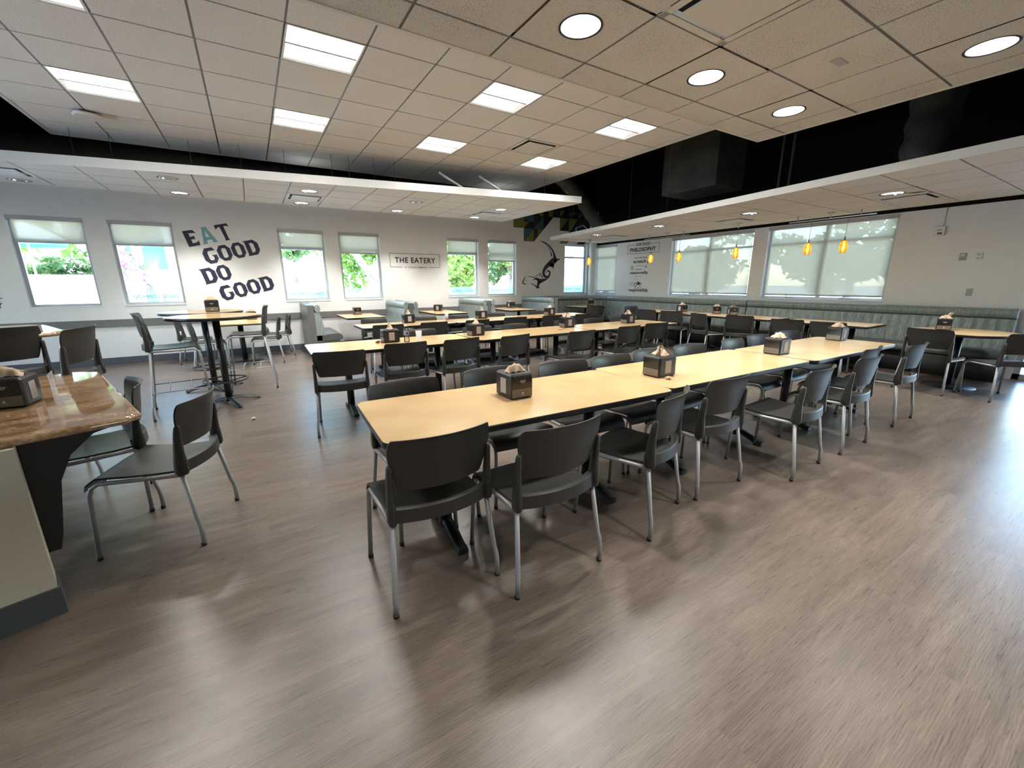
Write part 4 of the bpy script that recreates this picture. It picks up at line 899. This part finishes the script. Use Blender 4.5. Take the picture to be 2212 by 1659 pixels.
# geometric mural
r = wall_root('triangle_mural', 'mural of dark, olive and teal triangles in the upper corner of the back wall', 'mural')
base = [(6.345, 2.885), (6.685, 2.885), (6.685, 2.54), (7.025, 2.54), (7.71, 3.235), (7.95, 3.235), (7.95, 2.885), (8.28, 2.885), (8.28, 2.66), (8.95, 2.66), (9.28, 2.95), (9.28, 3.95), (6.345, 3.95)]
decal('dark_field', [base], M['ink'], r, .0006)
def tri(m, *polys):
    for q in polys: decal('coloured_shape', [q], M[m], r, .0012)
tri('olive', [(6.345, 2.885), (6.685, 2.885), (6.86, 3.06), (6.52, 3.235), (6.345, 3.235)], [(6.69, 2.545), (7.022, 2.545), (7.022, 2.88)], [(7.17, 2.69), (7.355, 2.885), (7.17, 2.885)],
    [(7.955, 2.89), (7.955, 3.235), (8.275, 3.235)], [(8.285, 2.80), (8.285, 3.235), (8.62, 3.235)], [(7.215, 3.24), (7.35, 3.24), (7.35, 3.42), (7.215, 3.42)], [(7.53, 3.24), (7.69, 3.24), (7.69, 3.47), (7.53, 3.47)], [(7.95, 3.24), (7.95, 3.44), (8.12, 3.44)], [(7.93, 2.53), (8.22, 2.53), (8.31, 2.60), (8.02, 2.60)])
tri('teal', [(6.685, 3.06), (7.02, 3.06), (7.02, 3.32), (6.685, 3.32)], [(7.03, 2.89), (7.355, 2.89), (7.355, 3.225)], [(6.69, 2.56), (7.01, 2.88), (6.69, 2.88)], [(8.30, 2.67), (8.62, 2.67), (8.62, 3.10)],
    [(8.30, 3.24), (8.42, 3.36), (8.60, 3.36), (8.60, 3.42), (8.29, 3.42)], [(8.64, 3.25), (8.90, 3.42), (8.64, 3.42)], [(6.36, 3.3), (6.6, 3.55), (6.36, 3.55)])
tri('char', [(7.03, 2.545), (7.17, 2.69), (7.17, 2.885), (7.03, 2.885)], [(7.70, 3.24), (7.93, 3.24), (7.93, 3.47), (7.70, 3.47)], [(8.65, 2.7), (9.0, 3.0), (9.0, 3.23), (8.65, 3.23)], [(7.03, 2.9), (7.03, 3.23), (7.34, 3.23)])
tri('ink', [(8.60, 2.53), (8.90, 2.53), (8.98, 2.60), (8.68, 2.60)])
# swimming otter emblem
OTTER={'tail':[(7.242,2.571,0.0042),(7.269,2.565,0.007),(7.296,2.559,0.0099),(7.323,2.553,0.0126),(7.351,2.545,0.0148),(7.38,2.537,0.0163),(7.41,2.528,0.0174),(7.441,2.518,0.0182),(7.471,2.504,0.0191),(7.502,2.488,0.0201),(7.534,2.468,0.0212),(7.564,2.447,0.0223),(7.594,2.424,0.0233),(7.622,2.399,0.0244),(7.65,2.372,0.0254),(7.676,2.345,0.0265),(7.698,2.319,0.0276),(7.716,2.295,0.0282),(7.73,2.272,0.0286),(7.741,2.249,0.0295),(7.752,2.226,0.0318),(7.761,2.203,0.0359),(7.768,2.179,0.0413),(7.774,2.156,0.0473),(7.781,2.132,0.053)],'tailin':[(7.242,2.571,0.0032),(7.285,2.555,0.004),(7.328,2.54,0.0048),(7.371,2.523,0.0056),(7.411,2.502,0.0064),(7.45,2.474,0.0072),(7.489,2.442,0.008),(7.524,2.408,0.0087),(7.554,2.376,0.0095),(7.579,2.347,0.0101),(7.598,2.319,0.0105),(7.614,2.293,0.0113),(7.628,2.269,0.0127),(7.64,2.249,0.0159),(7.649,2.232,0.0203),(7.656,2.216,0.0241),(7.66,2.2,0.0254),(7.659,2.184,0.0233),(7.653,2.17,0.0188),(7.647,2.156,0.0134),(7.64,2.141,0.0085)],'body':[(7.789,2.148,0.0424),(7.788,2.125,0.0553),(7.788,2.102,0.069),(7.785,2.08,0.0811),(7.776,2.061,0.089),(7.759,2.044,0.0914),(7.737,2.031,0.0898),(7.711,2.018,0.0863),(7.685,2.003,0.0827),(7.658,1.986,0.079),(7.63,1.969,0.0743),(7.601,1.95,0.0696),(7.573,1.93,0.0657),(7.544,1.909,0.063),(7.515,1.887,0.0609),(7.487,1.864,0.0592),(7.462,1.841,0.0572),(7.441,1.818,0.055),(7.421,1.794,0.0527),(7.405,1.769,0.0506),(7.393,1.746,0.0488),(7.385,1.723,0.0475),(7.381,1.701,0.0466),(7.381,1.679,0.0458),(7.384,1.659,0.0445),(7.392,1.639,0.0426),(7.404,1.619,0.0403),(7.419,1.601,0.038),(7.436,1.587,0.036),(7.457,1.577,0.0346),(7.482,1.57,0.0335),(7.506,1.567,0.0326),(7.529,1.568,0.0318),(7.548,1.575,0.0311),(7.566,1.587,0.0306),(7.581,1.602,0.0302),(7.594,1.617,0.0297),(7.603,1.632,0.0292),(7.61,1.65,0.0288),(7.613,1.667,0.0282),(7.613,1.684,0.0276),(7.607,1.7,0.0267),(7.597,1.716,0.0258),(7.584,1.73,0.0247),(7.571,1.739,0.0233),(7.556,1.744,0.0215),(7.539,1.744,0.0194),(7.523,1.74,0.0171),(7.509,1.734,0.0148),(7.499,1.724,0.0125),(7.491,1.71,0.0101),(7.483,1.695,0.0077),(7.475,1.68,0.0053)],'fin':[(7.767,2.013,0.0678),(7.793,2.024,0.0584),(7.819,2.036,0.0486),(7.844,2.048,0.0395),(7.87,2.058,0.0318),(7.896,2.065,0.0262),(7.922,2.071,0.0221),(7.949,2.077,0.0186),(7.975,2.082,0.0148)],'flip':[(7.604,1.93,0.0594),(7.624,1.924,0.0585),(7.645,1.917,0.058),(7.666,1.911,0.0567),(7.687,1.908,0.053),(7.707,1.91,0.0461),(7.728,1.915,0.0368),(7.748,1.922,0.0267),(7.769,1.928,0.017)],'flip2':[(7.686,1.924,0.053),(7.699,1.913,0.0472),(7.714,1.903,0.0415),(7.726,1.891,0.0357),(7.733,1.877,0.0297),(7.733,1.858,0.0233),(7.728,1.835,0.0166),(7.72,1.812,0.0099),(7.714,1.789,0.0032)],'belly':[(7.6,1.58,0.0085),(7.573,1.561,0.0114),(7.545,1.541,0.014),(7.517,1.523,0.0171),(7.489,1.507,0.0212),(7.459,1.496,0.0269),(7.428,1.487,0.0338),(7.397,1.479,0.0407),(7.367,1.473,0.0466),(7.337,1.465,0.0519),(7.308,1.458,0.0568),(7.281,1.453,0.0604),(7.256,1.452,0.0615),(7.236,1.458,0.059),(7.219,1.468,0.0538),(7.203,1.479,0.0477),(7.185,1.489,0.0424),(7.167,1.498,0.0386),(7.147,1.507,0.0352),(7.127,1.514,0.0318),(7.106,1.516,0.0276),(7.082,1.512,0.0223),(7.057,1.503,0.0164),(7.032,1.492,0.0103),(7.007,1.482,0.0042)],'leg':[(7.236,1.452,0.0636),(7.226,1.43,0.058),(7.215,1.408,0.0521),(7.205,1.386,0.0467),(7.197,1.365,0.0424),(7.19,1.346,0.04),(7.184,1.327,0.0388),(7.18,1.31,0.0379),(7.178,1.294,0.036),(7.177,1.279,0.0329),(7.179,1.266,0.0291),(7.182,1.254,0.0251),(7.184,1.241,0.0212)],'foot':[(7.158,1.27,0.0254),(7.177,1.268,0.0228),(7.197,1.267,0.0201),(7.217,1.266,0.0175),(7.236,1.264,0.0148)],'neck':[(6.914,1.37,0.0042),(6.937,1.368,0.0059),(6.962,1.366,0.0076),(6.985,1.364,0.0092),(7.008,1.359,0.0106),(7.029,1.351,0.0117),(7.049,1.342,0.0125),(7.068,1.331,0.0134),(7.088,1.318,0.0148),(7.108,1.303,0.017),(7.128,1.286,0.0197),(7.148,1.268,0.0226),(7.168,1.251,0.0254)],'top':[(6.821,1.579,0.0042),(6.848,1.578,0.0057),(6.874,1.577,0.0072),(6.901,1.576,0.0086),(6.928,1.574,0.0095),(6.957,1.569,0.0099),(6.987,1.561,0.0099),(7.017,1.554,0.0097),(7.046,1.554,0.0095),(7.072,1.561,0.0097),(7.097,1.572,0.0099),(7.121,1.587,0.0099),(7.144,1.603,0.0095),(7.166,1.619,0.0086),(7.187,1.637,0.0072),(7.207,1.655,0.0057),(7.227,1.674,0.0042)],'face':[(6.767,1.579,0.0032),(6.751,1.565,0.006),(6.735,1.552,0.0089),(6.719,1.539,0.0117),(6.706,1.524,0.0138),(6.695,1.507,0.0151),(6.685,1.488,0.0158),(6.677,1.47,0.0163),(6.67,1.455,0.017),(6.662,1.443,0.0182),(6.655,1.433,0.0196),(6.651,1.425,0.0208),(6.65,1.416,0.0212),(6.655,1.405,0.0205),(6.663,1.395,0.0191),(6.674,1.385,0.0174),(6.687,1.377,0.0159),(6.702,1.372,0.0146),(6.72,1.37,0.0132),(6.739,1.369,0.0119),(6.758,1.367,0.0106)],'s1':[(7.293,1.701,0.0032),(7.281,1.684,0.0069),(7.268,1.667,0.0109),(7.257,1.651,0.0143),(7.25,1.634,0.0159),(7.248,1.619,0.0151),(7.249,1.605,0.0125),(7.252,1.59,0.0093),(7.254,1.576,0.0064)],'s2':[(7.304,1.654,0.0042),(7.306,1.637,0.0076),(7.308,1.619,0.0113),(7.31,1.603,0.0143),(7.315,1.587,0.0159),(7.322,1.573,0.0154),(7.331,1.561,0.0134),(7.34,1.549,0.0108),(7.35,1.536,0.0085)],'s3':[(7.344,1.619,0.0042),(7.359,1.603,0.0055),(7.373,1.587,0.0068),(7.389,1.571,0.0079),(7.406,1.559,0.0085),(7.427,1.55,0.0082),(7.45,1.543,0.0074),(7.475,1.538,0.0063),(7.498,1.531,0.0053)],'eye':(6.767,1.478)}
r = wall_root('otter_emblem', 'dark tribal-style drawing of a diving otter on the back wall', 'wall emblem')
m_ = MB()
for k_, st in OTTER.items():
    if k_ == 'eye': continue
    L_, R_ = [], []
    for i, (x, z, w) in enumerate(st):
        a, b = st[max(0, i-1)], st[min(len(st)-1, i+1)]; dx, dz = b[0]-a[0], b[1]-a[1]; q = math.hypot(dx, dz) or 1; nx, nz = -dz/q*w, dx/q*w
        L_.append((x+nx, z+nz, 0)); R_.append((x-nx, z-nz, 0))
    n = len(L_); m_.add(L_+R_, [(i, i+1, n+i+1, n+i) for i in range(n-1)])
ex, ez = OTTER['eye']; m_.add([(ex+.014*math.cos(2*PI*k/12), ez+.014*math.sin(2*PI*k/12), 0) for k in range(12)], [tuple(range(12))])
m_.build('otter_drawing', M['navy'], r)
# philosophy lettering, wall right: local x = -Y
r = wall_root('philosophy_lettering', 'OUR FOOD PHILOSOPHY lettering with small icons on the right wall', 'lettering', True)
def pt(body, m, yc, z, w, h, bold=.01, sp_=1.05, nm_='lettering'):
    o = text_mesh(body, M[m], w, r, nm_, height=h, bold=bold, spacing=sp_); o.location = (-yc, z, 0); return o
pt('OUR FOOD', 'greyv', 8.175, 2.378, .50, .078, .03); pt('PHILOSOPHY', 'blackv', 8.18, 2.225, .90, .108, .035)
f_ = MB(); t_ = .009
for a in ((-8.726, 2.408, -8.48, 2.408+t_), (-7.88, 2.408, -7.629, 2.408+t_), (-8.726, 2.173, -8.726+t_, 2.415), (-7.629-t_, 2.173, -7.629, 2.415), (-8.726, 2.173, -7.629, 2.173+t_), (-8.39, 1.842, -8.14, 1.850), (-8.41, 1.556, -8.17, 1.564)): f_.box((a[0], a[1], -.001), (a[2], a[3], .001))
f_.build('thin_rules', M['greyv'], r)
pt('we cook from', 'blackv', 8.22, 2.045, .42, .042, .004); pt('scratch', 'blackv', 8.26, 1.922, .44, .085, .03); pt('menu', 'greyv', 8.27, 1.728, .22, .032, .004)
pt('seasonally', 'blackv', 8.26, 1.60, .64, .105, .028); pt('source', 'greyv', 8.27, 1.222, .26, .032, .004); pt('responsibly', 'blackv', 8.25, 1.118, .70, .115, .028)
f_ = MB()
def ring(mb, cx, cz, ro, ri, n=24):
    v = [(cx+ro*math.cos(2*PI*k/n), cz+ro*math.sin(2*PI*k/n), 0) for k in range(n)]+[(cx+ri*math.cos(2*PI*k/n), cz+ri*math.sin(2*PI*k/n), 0) for k in range(n)]; mb.add(v, [(k, (k+1) % n, n+(k+1) % n, n+k) for k in range(n)])
ring(f_, -8.51, 1.79, .068, .060); ring(f_, -8.51, 1.79, .034, .020)
for k in range(6):
    a = PI/3*k; f_.add([(-8.03+.006*math.sin(a), 1.82-.006*math.cos(a), 0), (-8.03+.06*math.cos(a), 1.82+.06*math.sin(a), 0), (-8.03-.006*math.sin(a), 1.82+.006*math.cos(a), 0)], [(0, 1, 2)]); f_.box((-8.03+.045*math.cos(a)-.012, 1.82+.045*math.sin(a)-.004, -.0005), (-8.03+.045*math.cos(a)+.012, 1.82+.045*math.sin(a)+.004, .0005))
f_.build('season_icons', M['greyv'], r)
f_ = MB(); ring(f_, -8.36, 1.335, .055, .036); ring(f_, -8.19, 1.330, .038, .024)
for P in ([(-8.30, 1.33), (-8.22, 1.33), (-8.22, 1.40), (-8.26, 1.415), (-8.30, 1.40)], [(-8.24, 1.40), (-8.15, 1.375), (-8.15, 1.36), (-8.24, 1.36)], [(-8.31, 1.42), (-8.255, 1.43), (-8.255, 1.42), (-8.31, 1.41)], [(-7.93, 2.03), (-7.865, 1.955), (-7.86, 1.94), (-7.875, 1.93), (-7.94, 2.00)], [(-8.0, 1.96), (-7.97, 1.96), (-7.965, 1.90), (-7.985, 1.89)]): f_.add([(p[0], p[1], 0) for p in P], [tuple(range(len(P)))])
for k in range(7):
    a = PI*k/6; f_.box((-8.34+.075*math.cos(a)-.008, 1.46+.04*math.sin(a)-.005, -.0005), (-8.34+.075*math.cos(a)+.008, 1.46+.04*math.sin(a)+.005, .0005))
f_.build('farm_icons', M['blackv'], r)
f_ = MB()
for k in range(5): f_.add([(-8.60+.0, 1.31+.02*k, 0), (-8.44, 1.325+.02*k, 0), (-8.44, 1.333+.02*k, 0), (-8.60, 1.318+.02*k, 0)], [(0, 1, 2, 3)])
f_.build('field_icon', M['palev'], r)
# devices on the right wall
b = empty('fire_strobe', (WB, 2.262, 2.16), 0, 'white fire alarm strobe box with conduit above, right wall', 'alarm')
MB().box((-.055, -.062, -.065), (0, .062, .065), bev=.006).build('housing', M['whitebox'], b); MB().box((-.057, -.035, -.05), (-.054, .02, -.02)).build('speaker_slots', M['greyv'], b); MB().box((-.062, -.03, .0), (-.054, .03, .03)).build('strobe_lens', M['greyish'], b)
MB().tube([(-.012, -.02, .065), (-.012, -.02, .345)], .009, 8).build('conduit', M['wall'], b)
for (y, l, mm) in ((1.945, 'grey thermostat on the right wall, left of two', 'greyish'), (1.777, 'white thermostat on the right wall, right of two', 'whitebox')):
    b = empty('thermostat', (WB, y, 1.76), 0, l, 'thermostat', 'thermostats'); MB().box((-.025, -.037, -.055), (0, .037, .055), bev=.005).build('cover', M[mm], b); MB().box((-.027, -.02, .015), (-.024, .02, .035)).build('display', M['greyish' if mm == 'whitebox' else 'whitebox'], b); MB().box((-.027, -.02, -.03), (-.024, .02, -.022)).build('lower_slot', M['greyv'], b)
b = empty('wall_outlet', (WB, 1.785, 1.235), 0, 'wall outlet above the banquette at the right', 'outlet'); MB().box((-.008, -.034, -.055), (0, .034, .055), bev=.003).build('cover_plate', M['greyish'], b); MB().box((-.010, -.014, .008), (-.007, .014, .036)).box((-.010, -.014, -.036), (-.007, .014, -.008)).build('sockets', M['palev'], b)

# ---------------- outdoors ----------------
g_ = MB(); rows = []
for (y, z, zl) in ((-40, -.15, -.15), (10.4, -.15, -.15), (12, -.1, -.15), (14.5, .35, -.1), (17, 1.3, .1), (19, 1.72, .2), (25, 1.95, .5), (45, 2.2, 1.0), (90, 2.4, 1.6)): rows.append([(-70, y, z), (-30, y, z), (1.2, y, z), (3.2, y, zl), (9.6, y, zl), (9.7, y, zl), (60, y, zl), (120, y, zl)])
g_.grid([[q for q in r_ if q[0] < 9.65] for r_ in rows], True); gr = g_.build('ground', M['concrete']); struct(gr)
struct(MB().grid([[(q[0], q[1], min(q[2], 0)) for q in r_ if q[0] > 9.55] for r_ in rows], True).build('ground', M['grass']))
def foliage(c, rad, n, size, seed, name, m, parent):
    rnd = random.Random(seed); mb = MB(); vs = []; fs = []
    blobs = [(rnd.gauss(0, .5), rnd.gauss(0, .5), rnd.gauss(0, .45), rnd.uniform(.25, .45)) for _ in range(22)]
    for _ in range(n):
        b = rnd.choice(blobs); d = Vector((rnd.gauss(0, 1), rnd.gauss(0, 1), rnd.gauss(0, 1))).normalized()*b[3]*rnd.uniform(.6, 1)
        p = Vector((c[0]+rad[0]*(b[0]+d.x), c[1]+rad[1]*(b[1]+d.y), c[2]+rad[2]*(b[2]+d.z)))
        u = Vector((rnd.gauss(0, 1), rnd.gauss(0, 1), rnd.gauss(0, 1))).normalized(); w = u.cross(Vector((rnd.gauss(0, 1), rnd.gauss(0, 1), rnd.gauss(0, 1)))).normalized(); s_ = size*rnd.uniform(.6, 1.3)
        o = len(vs); vs += [p-u*s_, p+w*s_*.45, p+u*s_, p-w*s_*.45]; fs.append((o, o+1, o+2, o+3))
    mb.add(vs, fs); return mb.build(name, m, parent)
def tree(lab, trunk, tr, crowns, seed, m='leaf', size=.14, n=2600, grp=None):
    r = empty('garden_tree', trunk[0], 0, lab, 'tree', grp); o_ = Vector(trunk[0]); P = [Vector(p)-o_ for p in trunk]
    MB().tube(P, [tr*(1-.5*i/len(P)) for i in range(len(P))], 10).build('trunk', M['bark'], r)
    for k, (c, rad) in enumerate(crowns): foliage(Vector(c)-o_, rad, n, size, seed+k, 'foliage', M[m], r)
    return r
tree('green tree seen through the leftmost whole window', [(-6.2, 24, .9), (-6.1, 24, 2.2), (-5.6, 24, 4)], .2, [((-6.0, 23.5, 4.6), (3.0, 1.8, 1.7))], 1, 'leaf', .2, 3200)
tree('leaning bare-trunked tree with pink blossom outside the second window', [(-2.3, 15, .0), (-2.35, 15, 1.5), (-2.75, 15, 2.4), (-2.7, 15, 3.6)], .12, [((-3.0, 14.4, 1.9), (.55, .4, .75))], 5, 'pink', .05, 900)
tree('tree with a thick curved trunk outside the fourth window', [(4.6, 15, .1), (4.35, 15, 1.2), (3.85, 15, 1.55), (3.4, 15, 1.95), (3.0, 15, 2.6), (2.6, 15, 3.5)], .17, [((3.7, 18.6, 3.1), (1.9, 1.0, 1.5)), ((8.3, 17.6, 2.7), (1.8, 1.2, 1.8))], 9, 'leaf', .11, 7000)
tree('bluish green tree outside the sixth window', [(10.9, 17.5, .4), (10.7, 17.5, 2.0), (10.2, 17.5, 3.6)], .12, [((11.2, 18.4, 2.8), (1.4, 1.2, 1.7))], 14, 'leaf2', .11, 7000)
tree('thin branched tree outside the third window', [(2.6, 16, .2), (2.1, 16, 2.6), (.9, 16, 3.3)], .07, [((1.4, 16, 4.1), (1.3, 1, .9))], 18, 'leaf2', .07, 900)
tree('round garden tree far behind the third window', [(2.7, 32, 1.4), (2.7, 32, 3)], .15, [((2.7, 32, 3.8), (1.4, 1.0, .8))], 22, 'leaf2', .2, 900)
for k, (y, z) in enumerate(((21.5, 2.2), (14.6, 2.0), (8.2, 2.2))): tree(('farthest', 'middle', 'nearest')[k]+' evergreen tree outside the right hand windows', [(21+k, y, -.15), (21+k, y, 2)], .2, [((21+k, y, z), (1.8, 2.5, 1.5))], 30+k, 'leaf2', .24, 2600, 'evergreens outside the right wall')
o = empty('garden_shrub', (-5.2, 20.5, 1.55), 0, 'low dark hedge mound outside the leftmost whole window', 'shrub'); foliage((0, 0, .35), (1.5, .7, .32), 2200, .09, 40, 'foliage', M['leaf2'], o)
def spears(x, y, z, lab, seed, s_=1.0):
    rnd = random.Random(seed); mb = MB()
    for k in range(46):
        a = rnd.uniform(0, 2*PI); l = rnd.uniform(.5, 1.0)*s_; t_ = rnd.uniform(.25, .75); w = .022*s_; d = Vector((math.cos(a), math.sin(a), 0)); p_ = Vector((-d.y, d.x, 0)); pts = [d*(l*t_*q*q*.9)+Vector((0, 0, l*q*(1-.25*t_*q))) for q in (0, .35, .7, 1)]
        mb.grid([[p-p_*w*(1-q*.95), p+p_*w*(1-q*.95)] for p, q in zip(pts, (0, .35, .7, 1))], False)
    return tag(mb.build('flax_plant', M['spear'], None, (x, y, z)), lab, 'plant')
spears(-1.75, 12.3, .45, 'yellow-green flax plant outside the second window', 3, 1.15); spears(-2.55, 12.9, .45, 'smaller flax plant left of the other outside the second window', 4, .9); spears(1.65, 12.6, .45, 'yellow-green flax plant outside the third window', 5, 1.2)
b = empty('glazed_building', (-5.2, 34, 2.0), 0, 'white building with tall blue glass outside the second window', 'building'); MB().box((-7, 0, -1), (3.2, 6, 6)).build('facade', M['bwhite'], b)
for k in range(6): MB().box((-6.5+k*1.6, -.06, .3), (-5.4+k*1.6, 0, 3.1)).build('window', M['bglass'], b)
MB().box((-7.3, -.8, 3.2), (3.4, 0, 3.5)).build('canopy', M['bwhite'], b)
o = MB().box((-1, -.2, 0), (7, .2, .8)).build('low_building', M['asphaltwall'], None, (1.6, 30, 1.9)); tag(o, 'low blue-grey wall outside the third window', 'building')
o = MB().box((-2.0, -.2, 0), (1.0, .2, .7)).build('maroon_wall', M['maroon'], None, (-7.0, 30, 2.0)); tag(o, 'low maroon wall outside the leftmost whole window', 'wall')
b = empty('patio_umbrella', (-5.6, 19.0, 1.6), 0, 'white and teal patio umbrella outside the leftmost whole window', 'umbrella'); MB().tube([(0, 0, 0), (0, 0, 1.9)], .03).build('pole', M['alu'], b); MB().lathe([(.01, 1.7), (.5, 1.45), (.9, 1.15)], 8).build('canopy', M['bwhite'], b); MB().lathe([(.9, 1.15), (.88, 1.0)], 8).build('valance', M['canvas'], b)
b = empty('boarded_opening', (9.7, WA+1.3, 0), 0, 'strand board fixed outside the corner window', 'board'); MB().box((-1.0, 0, .4), (1.0, .02, 2.95)).build('strand_board', M['osb'], b)
